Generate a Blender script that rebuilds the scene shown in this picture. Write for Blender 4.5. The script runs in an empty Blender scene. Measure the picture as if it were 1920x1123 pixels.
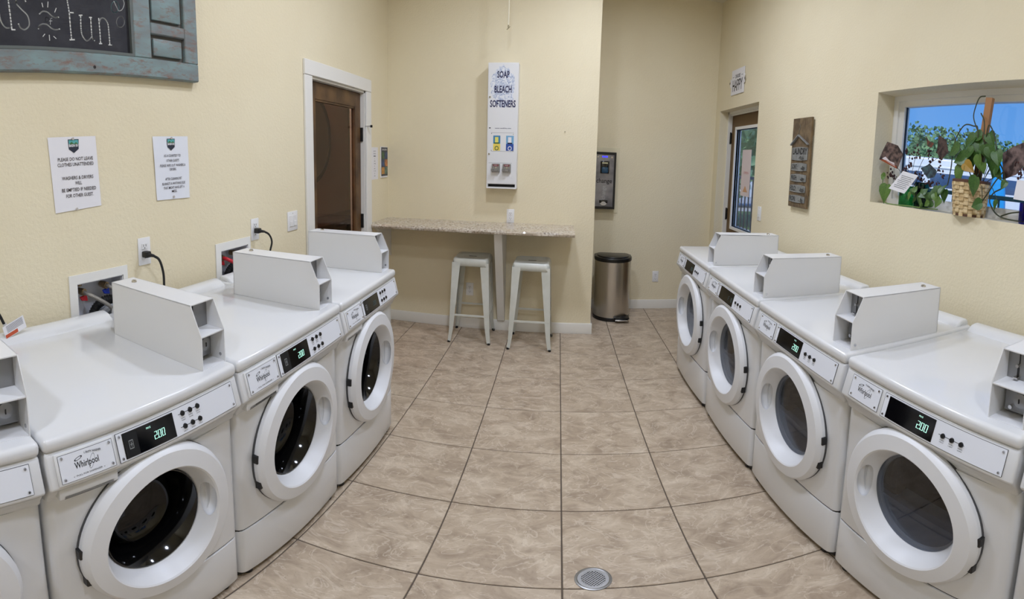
import bpy, bmesh, math, random
from mathutils import Vector, Matrix
random.seed(7)
SC = bpy.context.scene
COL = SC.collection
PI = math.pi

# ------------------------------------------------------------------ camera (phone panorama)
cam = bpy.data.cameras.new('camera')
cam.type = 'PANO'
cam.panorama_type = 'EQUIRECTANGULAR'
cam.longitude_min, cam.longitude_max = -1.13711, 1.13711
cam.latitude_min, cam.latitude_max = -0.784288, 0.413115
cam.clip_start = 0.05
cam.clip_end = 500
cam_ob = bpy.data.objects.new('camera', cam)
COL.objects.link(cam_ob)
def camera_rotation(yaw, pitch, roll):
    cy, sy = math.cos(yaw), math.sin(yaw); cp, sp = math.cos(pitch), math.sin(pitch); cr, sr = math.cos(roll), math.sin(roll)
    Rz = Matrix(((cy, -sy, 0), (sy, cy, 0), (0, 0, 1)))
    Rx = Matrix(((1, 0, 0), (0, cp, -sp), (0, sp, cp)))
    Ry = Matrix(((cr, 0, sr), (0, 1, 0), (-sr, 0, cr)))
    R = Rz @ Rx @ Ry
    return Matrix((R.col[0], R.col[2], -R.col[1])).transposed()
cam_ob.matrix_world = Matrix.Translation((-0.059919, -3.634911, 1.483735)) @ camera_rotation(0.101871, -0.096822, -0.024094).to_4x4()
SC.camera = cam_ob

# ------------------------------------------------------------------ sky, exposure
world = bpy.data.worlds.new('evening_sky')
SC.world = world
world.use_nodes = True
wn, wl = world.node_tree.nodes, world.node_tree.links
wn.clear()
w_out = wn.new('ShaderNodeOutputWorld')
w_bg = wn.new('ShaderNodeBackground')
w_tc = wn.new('ShaderNodeTexCoord')
w_sep = wn.new('ShaderNodeSeparateXYZ')
w_ramp = wn.new('ShaderNodeValToRGB')
w_ramp.color_ramp.elements[0].position = 0.0
w_ramp.color_ramp.elements[0].color = (0.17, 0.45, 0.92, 1)
w_ramp.color_ramp.elements[1].position = 0.6
w_ramp.color_ramp.elements[1].color = (0.07, 0.24, 0.72, 1)
wl.new(w_tc.outputs['Generated'], w_sep.inputs[0])
wl.new(w_sep.outputs['Z'], w_ramp.inputs[0])
wl.new(w_ramp.outputs[0], w_bg.inputs[0])
w_bg.inputs[1].default_value = 1.0
wl.new(w_bg.outputs[0], w_out.inputs[0])
SC.view_settings.view_transform = 'Standard'
SC.view_settings.look = 'None'
SC.view_settings.gamma = 1
SC.view_settings.use_curve_mapping = False
SC.view_settings.exposure = 0.0

# low sun behind thin cloud, only for the car park outside
sun = bpy.data.lights.new('sun', 'SUN')
sun.energy = 3.2
sun.angle = 0.35
sun.color = (1.0, 0.95, 0.88)
sun_ob = bpy.data.objects.new('sun', sun)
sun_ob.rotation_euler = (math.radians(48), 0, math.radians(-60))
COL.objects.link(sun_ob)

LAMP = 190.0

# ------------------------------------------------------------------ materials
def s2l(c):
    return tuple((x / 12.92 if x <= 0.04045 else ((x + 0.055) / 1.055) ** 2.4) for x in [v / 255 for v in c]) + (1,)
MATS = {}
def mat(name, rgb, rough=0.5, metal=0.0, bump=0.0, bscale=40, spec=0.5, coat=0.0, emit=None, estr=0, var=None, vscale=5, trans=0, noise_detail=3):
    if name in MATS: return MATS[name]
    m = bpy.data.materials.new(name); m.use_nodes = True
    n, l = m.node_tree.nodes, m.node_tree.links
    b = n['Principled BSDF']
    b.inputs['Base Color'].default_value = s2l(rgb)
    b.inputs['Roughness'].default_value = rough
    b.inputs['Metallic'].default_value = metal
    b.inputs['Specular IOR Level'].default_value = spec
    b.inputs['Coat Weight'].default_value = coat
    if trans: b.inputs['Transmission Weight'].default_value = trans
    if emit:
        b.inputs['Emission Color'].default_value = s2l(emit); b.inputs['Emission Strength'].default_value = estr
    tc = n.new('ShaderNodeTexCoord')
    if var:
        nz = n.new('ShaderNodeTexNoise'); nz.inputs['Scale'].default_value = vscale; nz.inputs['Detail'].default_value = noise_detail
        l.new(tc.outputs['Object'], nz.inputs['Vector'])
        mx = n.new('ShaderNodeMix'); mx.data_type = 'RGBA'
        mx.inputs[6].default_value = s2l(rgb); mx.inputs[7].default_value = s2l(var)
        rp = n.new('ShaderNodeMapRange'); rp.inputs[1].default_value = 0.38; rp.inputs[2].default_value = 0.62
        l.new(nz.outputs['Fac'], rp.inputs[0]); l.new(rp.outputs[0], mx.inputs[0]); l.new(mx.outputs[2], b.inputs['Base Color'])
    if bump:
        nb = n.new('ShaderNodeTexNoise'); nb.inputs['Scale'].default_value = bscale; nb.inputs['Detail'].default_value = 4
        l.new(tc.outputs['Object'], nb.inputs['Vector'])
        bp = n.new('ShaderNodeBump'); bp.inputs['Strength'].default_value = bump; bp.inputs['Distance'].default_value = 0.004
        l.new(nb.outputs['Fac'], bp.inputs['Height']); l.new(bp.outputs[0], b.inputs['Normal'])
    MATS[name] = m
    return m

WALL = mat('cream_wall_paint', (232, 221, 191), 0.75, bump=0.6, bscale=75, spec=0.25, var=(229, 217, 186), vscale=1.5)
CEIL = mat('ceiling_paint', (235, 228, 208), 0.85, bump=0.3, bscale=60)
TRIMW = mat('white_trim_paint', (232, 230, 224), 0.4, bump=0.05, bscale=12)
BASEB = mat('white_baseboard_paint', (226, 222, 212), 0.4)
ENAMEL = mat('white_enamel', (221, 222, 223), 0.22, coat=0.35, spec=0.5)
ENAMEL2 = mat('white_moulded_plastic', (219, 220, 221), 0.32, spec=0.45)
DOORW = mat('white_door_plastic', (224, 225, 227), 0.38, spec=0.4)
BOXW = mat('white_powder_coat', (226, 226, 226), 0.33, spec=0.5)
PANELW = mat('white_control_overlay', (226, 229, 236), 0.35)
BLACKG = mat('black_display_glass', (8, 9, 12), 0.08, spec=0.6)
BLACK = mat('black_plastic', (18, 18, 20), 0.45)
BLACKS = mat('black_satin', (14, 14, 15), 0.3)
RUBBER = mat('black_rubber', (16, 16, 16), 0.7)
GREYP = mat('grey_shadow_gasket', (70, 70, 72), 0.6)
CHROME = mat('chrome', (200, 200, 202), 0.15, metal=1)
STEELG = mat('galvanised_steel', (150, 150, 150), 0.38, metal=0.85, bump=0.04, bscale=50)
STEELD = mat('perforated_drum_steel', (70, 70, 74), 0.35, metal=0.9)
INKB = mat('black_ink', (25, 24, 26), 0.6)
INKG = mat('grey_ink', (120, 122, 126), 0.6)
LED = mat('green_led', (190, 240, 226), 0.5, emit=(176, 240, 218), estr=0.7)
LEDDIM = mat('dim_led', (70, 80, 78), 0.5, emit=(75, 95, 90), estr=0.25)
STOOLW = mat('white_painted_steel', (214, 216, 208), 0.3, spec=0.5, coat=0.2, var=(206, 208, 198), vscale=9)
PAPER = mat('white_paper', (232, 230, 232), 0.55)
PAPERG = mat('glossy_laminate', (232, 234, 240), 0.12, coat=0.6)
WOODD = mat('dark_stained_wood', (104, 76, 46), 0.5, bump=0.25, bscale=30, var=(72, 50, 30), vscale=7)
BROWND = mat('brown_door_paint', (110, 86, 54), 0.5, spec=0.3)
PLASTW = mat('white_outlet_plastic', (232, 231, 230), 0.35)
SLOT = mat('dark_slot', (40, 38, 36), 0.7)
BRAID = mat('braided_steel_hose', (150, 146, 140), 0.4, metal=0.7, bump=0.6, bscale=400)
REDH = mat('red_plastic', (190, 26, 40), 0.4)
BLUEH = mat('blue_plastic', (16, 50, 170), 0.4)
BRASS = mat('worn_brass', (150, 128, 96), 0.4, metal=0.8)
GROUTM = mat('dark_grout', (96, 85, 74), 0.9, bump=0.3, bscale=90)
LEAF = mat('pothos_leaf', (46, 80, 32), 0.4, var=(72, 108, 44), vscale=22)
LEAFY = mat('yellowing_leaf', (160, 126, 44), 0.45)
LEAFL = mat('light_green_leaf', (98, 128, 54), 0.4, var=(66, 100, 40), vscale=30)
STEM = mat('plant_stem', (58, 62, 36), 0.6)
DRY = mat('dried_flowers', (84, 50, 44), 0.8, var=(50, 30, 30), vscale=60)
STAKE = mat('cedar_stake', (160, 116, 74), 0.7, bump=0.3, bscale=30)

def wicker():
    m = mat('woven_wicker', (222, 200, 156), 0.7, var=(192, 164, 116), vscale=50, bump=0.3, bscale=200)
    return m
WICKER = wicker()
WICKERD = mat('brown_wicker_band', (92, 62, 44), 0.7)

def glass_mat(name, tint, rough=0.02, opacity=0.0, tintcol=(0, 0, 0), fres=1.45):
    m = bpy.data.materials.new(name); m.use_nodes = True
    n, l = m.node_tree.nodes, m.node_tree.links
    n.clear()
    out = n.new('ShaderNodeOutputMaterial'); tr = n.new('ShaderNodeBsdfTransparent'); gl = n.new('ShaderNodeBsdfGlossy')
    lw = n.new('ShaderNodeLayerWeight'); lw.inputs[0].default_value = 0.5
    pw = n.new('ShaderNodeMath'); pw.operation = 'POWER'; pw.inputs[1].default_value = 5.0
    mr = n.new('ShaderNodeMapRange'); mr.inputs[3].default_value = ((fres - 1) / (fres + 1)) ** 2; mr.inputs[4].default_value = 0.9
    l.new(lw.outputs['Facing'], pw.inputs[0]); l.new(pw.outputs[0], mr.inputs[0])
    tr.inputs[0].default_value = s2l(tint); gl.inputs['Roughness'].default_value = rough
    mx = n.new('ShaderNodeMixShader')
    l.new(mr.outputs[0], mx.inputs[0]); l.new(tr.outputs[0], mx.inputs[1]); l.new(gl.outputs[0], mx.inputs[2])
    l.new(mx.outputs[0], out.inputs[0])
    return m
GLASS = glass_mat('clear_window_glass', (244, 248, 252))
GLASSW = glass_mat('dark_washer_glass', (120, 120, 124), fres=1.5)
GLASSD = glass_mat('smoked_dryer_glass', (205, 208, 214), fres=1.6)
GLASSI = glass_mat('tinted_door_glass', (215, 204, 198), fres=1.45)
GLASSG = glass_mat('green_bottle_glass', (160, 215, 180), fres=1.5)
GLASSB = glass_mat('cobalt_glass', (10, 40, 200), fres=1.5)

def tile_material():
    m = bpy.data.materials.new('travertine_look_tile'); m.use_nodes = True
    n, l = m.node_tree.nodes, m.node_tree.links
    b = n['Principled BSDF']; b.inputs['Roughness'].default_value = 0.42; b.inputs['Specular IOR Level'].default_value = 0.4
    tc = n.new('ShaderNodeTexCoord'); oi = n.new('ShaderNodeObjectInfo')
    mul = n.new('ShaderNodeMath'); mul.operation = 'MULTIPLY'; mul.inputs[1].default_value = 37.0
    l.new(oi.outputs['Random'], mul.inputs[0])
    cb = n.new('ShaderNodeCombineXYZ'); l.new(mul.outputs[0], cb.inputs[0]); l.new(mul.outputs[0], cb.inputs[2])
    ad = n.new('ShaderNodeVectorMath'); ad.operation = 'ADD'; l.new(tc.outputs['Object'], ad.inputs[0]); l.new(cb.outputs[0], ad.inputs[1])
    mp = n.new('ShaderNodeMapping'); mp.inputs['Scale'].default_value = (1, 1.5, 1); l.new(ad.outputs[0], mp.inputs[0])
    n1 = n.new('ShaderNodeTexNoise'); n1.inputs['Scale'].default_value = 7; n1.inputs['Detail'].default_value = 9; n1.inputs['Distortion'].default_value = 0.9; n1.inputs['Roughness'].default_value = 0.62
    n2 = n.new('ShaderNodeTexNoise'); n2.inputs['Scale'].default_value = 5; n2.inputs['Detail'].default_value = 7; n2.inputs['Distortion'].default_value = 2.2
    n3 = n.new('ShaderNodeTexNoise'); n3.inputs['Scale'].default_value = 60; n3.inputs['Detail'].default_value = 3
    for q in (n1, n2, n3): l.new(mp.outputs[0], q.inputs['Vector'])
    r1 = n.new('ShaderNodeValToRGB'); e = r1.color_ramp.elements
    e[0].position = 0.3; e[0].color = s2l((156, 138, 118)); e[1].position = 0.72; e[1].color = s2l((210, 194, 172))
    x = r1.color_ramp.elements.new(0.5); x.color = s2l((184, 166, 144))
    l.new(n1.outputs['Fac'], r1.inputs[0])
    r2 = n.new('ShaderNodeValToRGB'); r2.color_ramp.elements[0].position = 0.485; r2.color_ramp.elements[0].color = (0, 0, 0, 1)
    r2.color_ramp.elements[1].position = 0.505; r2.color_ramp.elements[1].color = (1, 1, 1, 1)
    y = r2.color_ramp.elements.new(0.53); y.color = (0, 0, 0, 1)
    l.new(n2.outputs['Fac'], r2.inputs[0])
    m1 = n.new('ShaderNodeMix'); m1.data_type = 'RGBA'; l.new(r1.outputs[0], m1.inputs[6]); m1.inputs[7].default_value = s2l((222, 209, 190))
    f = n.new('ShaderNodeMath'); f.operation = 'MULTIPLY'; f.inputs[1].default_value = 0.5; l.new(r2.outputs[0], f.inputs[0]); l.new(f.outputs[0], m1.inputs[0])
    m2 = n.new('ShaderNodeMix'); m2.data_type = 'RGBA'; l.new(m1.outputs[2], m2.inputs[6]); m2.inputs[7].default_value = s2l((140, 122, 102))
    g = n.new('ShaderNodeMapRange'); g.inputs[1].default_value = 0.62; g.inputs[2].default_value = 0.75; g.inputs[4].default_value = 0.5; l.new(n3.outputs['Fac'], g.inputs[0]); l.new(g.outputs[0], m2.inputs[0])
    l.new(m2.outputs[2], b.inputs['Base Color'])
    bp = n.new('ShaderNodeBump'); bp.inputs['Strength'].default_value = 0.25; bp.inputs['Distance'].default_value = 0.002
    l.new(n1.outputs['Fac'], bp.inputs['Height']); l.new(bp.outputs[0], b.inputs['Normal'])
    return m
TILE = tile_material()

def granite_material():
    m = bpy.data.materials.new('speckled_granite'); m.use_nodes = True
    n, l = m.node_tree.nodes, m.node_tree.links
    b = n['Principled BSDF']; b.inputs['Roughness'].default_value = 0.15
    tc = n.new('ShaderNodeTexCoord')
    n1 = n.new('ShaderNodeTexNoise'); n1.inputs['Scale'].default_value = 60; n1.inputs['Detail'].default_value = 5
    n2 = n.new('ShaderNodeTexNoise'); n2.inputs['Scale'].default_value = 9; n2.inputs['Detail'].default_value = 4
    for q in (n1, n2): l.new(tc.outputs['Object'], q.inputs['Vector'])
    r = n.new('ShaderNodeValToRGB'); e = r.color_ramp.elements
    e[0].position = 0.33; e[0].color = s2l((88, 76, 68)); e[1].position = 0.6; e[1].color = s2l((214, 206, 194))
    x = r.color_ramp.elements.new(0.45); x.color = s2l((176, 162, 144))
    l.new(n1.outputs['Fac'], r.inputs[0])
    mx = n.new('ShaderNodeMix'); mx.data_type = 'RGBA'; mx.inputs[7].default_value = s2l((196, 182, 160))
    l.new(r.outputs[0], mx.inputs[6])
    g = n.new('ShaderNodeMapRange'); g.inputs[1].default_value = 0.4; g.inputs[2].default_value = 0.6; g.inputs[4].default_value = 0.6; l.new(n2.outputs['Fac'], g.inputs[0]); l.new(g.outputs[0], mx.inputs[0])
    l.new(mx.outputs[2], b.inputs['Base Color'])
    return m
GRANITE = granite_material()

def distressed_teal():
    m = bpy.data.materials.new('distressed_teal_paint'); m.use_nodes = True
    n, l = m.node_tree.nodes, m.node_tree.links
    b = n['Principled BSDF']; b.inputs['Roughness'].default_value = 0.55
    tc = n.new('ShaderNodeTexCoord'); mp = n.new('ShaderNodeMapping'); mp.inputs['Scale'].default_value = (1, .9, 2.6)
    l.new(tc.outputs['Object'], mp.inputs[0])
    n1 = n.new('ShaderNodeTexNoise'); n1.inputs['Scale'].default_value = 15; n1.inputs['Detail'].default_value = 9; n1.inputs['Roughness'].default_value = 0.75
    n2 = n.new('ShaderNodeTexNoise'); n2.inputs['Scale'].default_value = 5; n2.inputs['Detail'].default_value = 6
    for q in (n1, n2): l.new(mp.outputs[0], q.inputs['Vector'])
    r = n.new('ShaderNodeValToRGB'); e = r.color_ramp.elements
    e[0].position = 0.35; e[0].color = s2l((112, 116, 116)); e[1].position = 0.62; e[1].color = s2l((124, 146, 146))
    l.new(n2.outputs['Fac'], r.inputs[0])
    mx = n.new('ShaderNodeMix'); mx.data_type = 'RGBA'; mx.inputs[7].default_value = s2l((124, 98, 88)); l.new(r.outputs[0], mx.inputs[6])
    g = n.new('ShaderNodeMapRange'); g.inputs[1].default_value = 0.50; g.inputs[2].default_value = 0.66; l.new(n1.outputs['Fac'], g.inputs[0]); l.new(g.outputs[0], mx.inputs[0])
    l.new(mx.outputs[2], b.inputs['Base Color'])
    return m
TEAL = distressed_teal()
CHALKB = mat('chalkboard_black', (38, 38, 44), 0.8, var=(50, 50, 56), vscale=12, bump=0.3, bscale=30)
CHALK = mat('white_chalk', (205, 205, 200), 0.9)
CHALKT = mat('teal_chalk', (120, 160, 160), 0.9)

# ------------------------------------------------------------------ mesh helpers
class MB:
    """collects shapes for one mesh object"""
    def __init__(s, *mats):
        s.bm = bmesh.new(); s.mats = list(mats) or [ENAMEL]; s.mi = 0
    def _tag(s, faces):
        for f in faces: f.material_index = s.mi
    def box(s, x0, x1, y0, y1, z0, z1, r=0.0, seg=2, M=None):
        a = bmesh.new()
        v = [a.verts.new((x, y, z)) for x in (x0, x1) for y in (y0, y1) for z in (z0, z1)]
        for q in ((0, 1, 3, 2), (4, 6, 7, 5), (0, 4, 5, 1), (2, 3, 7, 6), (0, 2, 6, 4), (1, 5, 7, 3)): a.faces.new([v[i] for i in q])
        if r: bmesh.ops.bevel(a, geom=list(a.edges), offset=r, segments=seg, profile=0.5, affect='EDGES')
        return s.merge(a, M)
    def merge(s, a, M=None):
        if M is not None: a.transform(M)
        for f in a.faces: f.material_index = s.mi
        me = bpy.data.meshes.new('tmp'); a.to_mesh(me); a.free(); s.bm.from_mesh(me); bpy.data.meshes.remove(me)
        return s
    def prism(s, pts, h0, h1, axis='x', r=0.0, seg=2, M=None, smooth_ang=None):
        """polygon pts extruded; axis x: pts are (y,z); axis y: (x,z); axis z: (x,y)"""
        a = bmesh.new()
        def P(p, h): return {'x': (h, p[0], p[1]), 'y': (p[0], h, p[1]), 'z': (p[0], p[1], h)}[axis]
        A = [a.verts.new(P(p, h0)) for p in pts]; B = [a.verts.new(P(p, h1)) for p in pts]
        a.faces.new(A); a.faces.new(B[::-1])
        n = len(pts)
        for i in range(n): a.faces.new((A[i], B[i], B[(i + 1) % n], A[(i + 1) % n]))
        bmesh.ops.recalc_face_normals(a, faces=a.faces)
        if r:
            ed = [e for e in a.edges if len(e.link_faces) == 2 and e.calc_face_angle(0) > 0.35]
            bmesh.ops.bevel(a, geom=ed, offset=r, segments=seg, profile=0.5, affect='EDGES')
        return s.merge(a, M)
    def lathe(s, prof, c=(0, 0, 0), axis='z', n=32, closed=False, caps=True, M=None):
        a = bmesh.new(); rings = []
        for r_, h in prof:
            ring = []
            for k in range(n):
                t = 2 * PI * k / n; x, y = r_ * math.cos(t), r_ * math.sin(t)
                p = {'z': (x, y, h), 'y': (x, h, y), 'x': (h, x, y)}[axis]
                ring.append(a.verts.new((p[0] + c[0], p[1] + c[1], p[2] + c[2])))
            rings.append(ring)
        m = len(rings)
        for i in range(m if closed else m - 1):
            A, B = rings[i], rings[(i + 1) % m]
            for k in range(n): a.faces.new((A[k], A[(k + 1) % n], B[(k + 1) % n], B[k]))
        if caps and not closed:
            a.faces.new(rings[0]); a.faces.new(rings[-1])
        bmesh.ops.recalc_face_normals(a, faces=a.faces)
        return s.merge(a, M)
    def cyl(s, p0, p1, r, n=12, r1=None):
        p0, p1 = Vector(p0), Vector(p1); d = p1 - p0
        a = bmesh.new(); bmesh.ops.create_cone(a, cap_ends=True, segments=n, radius1=r, radius2=r if r1 is None else r1, depth=d.length)
        return s.merge(a, Matrix.Translation((p0 + p1) / 2) @ d.to_track_quat('Z', 'Y').to_matrix().to_4x4())
    def bar(s, p0, p1, w, t, up=(0, 0, 1), r=0.0, w1=None):
        """rectangular bar; w along side axis, t along up-ish axis"""
        p0, p1 = Vector(p0), Vector(p1); d = (p1 - p0); L = d.length; z = d.normalized(); u = Vector(up)
        x = u.cross(z).normalized(); y = z.cross(x)
        M = Matrix((x, y, z)).transposed().to_4x4(); M.translation = p0
        w1 = w if w1 is None else w1
        a = bmesh.new(); v = []
        for (ww, hh) in ((w, 0), (w1, L)):
            for sx, sy in ((-1, -1), (1, -1), (1, 1), (-1, 1)): v.append(a.verts.new((sx * ww / 2, sy * t / 2, hh)))
        for q in ((3, 2, 1, 0), (4, 5, 6, 7), (0, 1, 5, 4), (1, 2, 6, 5), (2, 3, 7, 6), (3, 0, 4, 7)): a.faces.new([v[i] for i in q])
        if r: bmesh.ops.bevel(a, geom=list(a.edges), offset=r, segments=1, affect='EDGES')
        return s.merge(a, M)
    def tube(s, pts, r, n=8, smooth=True, taper=None):
        P = [Vector(p) for p in pts]
        if smooth and len(P) > 2: P = catmull(P, 5)
        a = bmesh.new(); rings = []; ref = None
        for i, p in enumerate(P):
            t = (P[min(i + 1, len(P) - 1)] - P[max(i - 1, 0)]).normalized()
            if ref is None: ref = t.orthogonal().normalized()
            ref = (ref - t * ref.dot(t)).normalized(); b = t.cross(ref)
            rr = r if taper is None else r + (taper - r) * i / (len(P) - 1)
            rings.append([a.verts.new(p + ref * rr * math.cos(2 * PI * k / n) + b * rr * math.sin(2 * PI * k / n)) for k in range(n)])
        for A, B in zip(rings, rings[1:]):
            for k in range(n): a.faces.new((A[k], A[(k + 1) % n], B[(k + 1) % n], B[k]))
        a.faces.new(rings[0][::-1]); a.faces.new(rings[-1])
        return s.merge(a)
    def ball(s, c, r, sc=(1, 1, 1), sub=2):
        a = bmesh.new(); bmesh.ops.create_icosphere(a, subdivisions=sub, radius=r)
        return s.merge(a, Matrix.Translation(c) @ Matrix.Diagonal((*sc, 1)))
    def poly(s, pts):
        a = bmesh.new(); a.faces.new([a.verts.new(p) for p in pts]); return s.merge(a)
    def mesh(s, name):
        me = bpy.data.meshes.new(name); s.bm.to_mesh(me); s.bm.free()
        for m in s.mats: me.materials.append(m)
        if len(me.polygons):
            me.shade_smooth(); me.set_sharp_from_angle(angle=math.radians(30))
        return me
    def obj(s, name, parent=None, loc=None):
        o = bpy.data.objects.new(name, s.mesh(name)); COL.objects.link(o)
        if parent is not None: o.parent = parent
        if loc is not None: o.location = loc
        return o

def catmull(P, k):
    out = []
    Q = [P[0] * 2 - P[1]] + P + [P[-1] * 2 - P[-2]]
    for i in range(1, len(Q) - 2):
        a, b, c, d = Q[i - 1:i + 3]
        for j in range(k):
            t = j / k
            out.append(0.5 * ((2 * b) + (c - a) * t + (2 * a - 5 * b + 4 * c - d) * t * t + (3 * b - a - 3 * c + d) * t ** 3))
    out.append(P[-1]); return out

def thing(name, label, cat, loc=(0, 0, 0), rz=0.0, group=None):
    o = bpy.data.objects.new(name, None); COL.objects.link(o)
    o.empty_display_size = 0.05
    o.location = loc; o.rotation_euler = (0, 0, rz); o['label'] = label; o['category'] = cat
    if group: o['group'] = group
    return o
def tag(o, label, cat, group=None):
    o['label'] = label; o['category'] = cat
    if group: o['group'] = group
    return o
def struct(o): o['kind'] = 'structure'; return o
def at(o, x, y, z, rz=None):
    o.location = (x, y, z)
    if rz is not None: o.rotation_euler = (0, 0, rz)
    return o
def copy_tree(o, parent=None):
    c = o.copy(); COL.objects.link(c)
    if parent is not None: c.parent = parent
    for ch in list(o.children): copy_tree(ch, c)
    return c

def boolean_cut(o, cutter_mb):
    me = cutter_mb.mesh('cutter'); c = bpy.data.objects.new('cutter', me); COL.objects.link(c)
    md = o.modifiers.new('b', 'BOOLEAN'); md.operation = 'DIFFERENCE'; md.solver = 'EXACT'; md.object = c
    bpy.context.view_layer.update()
    dg = bpy.context.evaluated_depsgraph_get()
    new = bpy.data.meshes.new_from_object(o.evaluated_get(dg))
    o.modifiers.clear(); nm = o.data.name; o.data = new; new.name = nm
    bpy.data.objects.remove(c)
    new.shade_smooth(); new.set_sharp_from_angle(angle=math.radians(24))
    return o

TEXTC = {}
def text_mesh(s, m, bold=0.0, spacing=1.0, res=2):
    key = (s, m.name, bold, spacing)
    if key in TEXTC: return TEXTC[key]
    cu = bpy.data.curves.new('t', 'FONT'); cu.body = s; cu.align_x = 'CENTER'; cu.align_y = 'CENTER'
    cu.resolution_u = res; cu.offset = bold; cu.space_character = spacing; cu.size = 1.0; cu.extrude = 0.0
    o = bpy.data.objects.new('t', cu); COL.objects.link(o); bpy.context.view_layer.update()
    me = bpy.data.meshes.new_from_object(o.evaluated_get(bpy.context.evaluated_depsgraph_get()))
    bpy.data.objects.remove(o); bpy.data.curves.remove(cu)
    me.materials.clear(); me.materials.append(m); me.name = 'lettering'
    TEXTC[key] = me
    return me
def lettering(parent, s, pos, right, up, size, m=None, width=None, bold=0.0, name='lettering', slant=0.0, spacing=1.0):
    """flat printed text centred at pos; width in metres squeezes it to fit"""
    m = m or INKB
    me = text_mesh(s, m, bold, spacing)
    right = Vector(right).normalized(); up = Vector(up).normalized(); nrm = right.cross(up)
    sx = size
    if width:
        xs = [v.co.x for v in me.vertices]; sx = width / max(1e-6, max(xs) - min(xs))
    o = bpy.data.objects.new(name, me); COL.objects.link(o); o.parent = parent
    M = Matrix((right * sx, (up + right * slant) * size, nrm * size)).transposed().to_4x4()
    M.translation = Vector(pos)
    o.matrix_local = M
    return o

def wall_grid(mb, axis, p0, p1, umin, umax, zmin, zmax, holes):
    """solid wall slab between p0..p1 along axis with rectangular holes (u0,u1,z0,z1)"""
    us = sorted({umin, umax, *[h[0] for h in holes], *[h[1] for h in holes]})
    zs = sorted({zmin, zmax, *[h[2] for h in holes], *[h[3] for h in holes]})
    us = [u for u in us if umin <= u <= umax]; zs = [z for z in zs if zmin <= z <= zmax]
    for a, b in zip(us, us[1:]):
        run = None
        for c, d in zip(zs, zs[1:]):
            um, zm = (a + b) / 2, (c + d) / 2
            solid = not any(h[0] < um < h[1] and h[2] < zm < h[3] for h in holes)
            if solid:
                run = (run[0], d) if run else (c, d)
            if (not solid or d == zs[-1]) and run:
                if axis == 'x': mb.box(p0, p1, a, b, run[0], run[1])
                else: mb.box(a, b, p0, p1, run[0], run[1])
                run = None
# ------------------------------------------------------------------ room shell
XL, XR = -1.70, 1.68          # left and right wall faces
YB, YK = 0.489, 1.27          # partition wall and alcove wall faces
YF = -5.6                     # wall behind the camera
H = 3.27
XE = 0.281                    # end of the partition wall
DOOR1 = (-0.94, -0.045, 0.0, 2.005)
DOOR2 = (0.125, 1.135, 0.0, 2.065)
WIN = (-3.0, -1.54, 1.372, 1.975)
BOXES = [(-2.765, -2.53, 0.85, 1.05), (-1.895, -1.668, 0.85, 1.047)]

fl = MB(GROUTM); fl.box(-1.9, 2.1, -5.9, 1.5, -0.12, -0.005)
floor = struct(fl.obj('floor'))
tb = MB(TILE); tb.box(-0.2322, 0.2322, -0.2322, 0.2322, -0.02, 0.0, r=0.0018, seg=1)
tile_me = tb.mesh('tile')
for i in range(-4, 4):
    for j in range(-12, 3):
        x0, x1 = max(i * .47, XL), min((i + 1) * .47, XR); y0, y1 = max(j * .47, YF), min((j + 1) * .47, YK)
        if y1 - y0 < .01 or x1 - x0 < .01 or (y0 >= YB - .01 and x1 <= XE + .01): continue
        o = bpy.data.objects.new('tile', tile_me); COL.objects.link(o); o.parent = floor
        o.location = ((x0 + x1) / 2, (y0 + y1) / 2, random.uniform(-.0006, 0.0))
        o.scale = ((x1 - x0) / .47, (y1 - y0) / .47, 1)

ce = MB(CEIL); ce.box(-1.9, 2.1, -5.9, 1.5, H, H + .12); struct(ce.obj('ceiling'))
w = MB(WALL); wall_grid(w, 'x', XL - .14, XL, YF - .14, YB + .1, 0, H, [DOOR1] + BOXES); struct(w.obj('wall_left'))
w = MB(WALL); wall_grid(w, 'x', XR, XR + .2, YF - .14, YK + .14, 0, H, [DOOR2, WIN]); wr = struct(w.obj('wall_right'))
w = MB(WALL); w.box(XL, XE, YB, YK, 0, H); struct(w.obj('wall_back'))
w = MB(WALL); w.box(XE, XR, YK, YK + .14, 0, H); struct(w.obj('wall_alcove'))
w = MB(WALL); w.box(XL, XR, YF - .14, YF, 0, H); struct(w.obj('wall_front'))

def baseboard(name, pts_a, pts_b, nrm):
    """profiled board from a to b with outward normal nrm"""
    a, b = Vector(pts_a), Vector(pts_b); d = (b - a).normalized(); L = (b - a).length
    M = Matrix((Vector(nrm), d, Vector((0, 0, 1)))).transposed().to_4x4(); M.translation = a
    m = MB(BASEB); m.prism([(0, 0), (.014, 0), (.014, .083), (.009, .092), (0, .093)], 0, L, axis='y', M=M)
    return struct(m.obj(name))
baseboard('baseboard_back', (XL, YB, 0), (XE + .014, YB, 0), (0, -1, 0))
baseboard('baseboard_end', (XE, YB, 0), (XE, YK, 0), (1, 0, 0))
baseboard('baseboard_alcove', (XE + .014, YK, 0), (XR, YK, 0), (0, -1, 0))
baseboard('baseboard_left', (XL, YF, 0), (XL, -1.04, 0), (1, 0, 0))
baseboard('baseboard_right', (XR, YF, 0), (XR, .12, 0), (-1, 0, 0))

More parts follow.
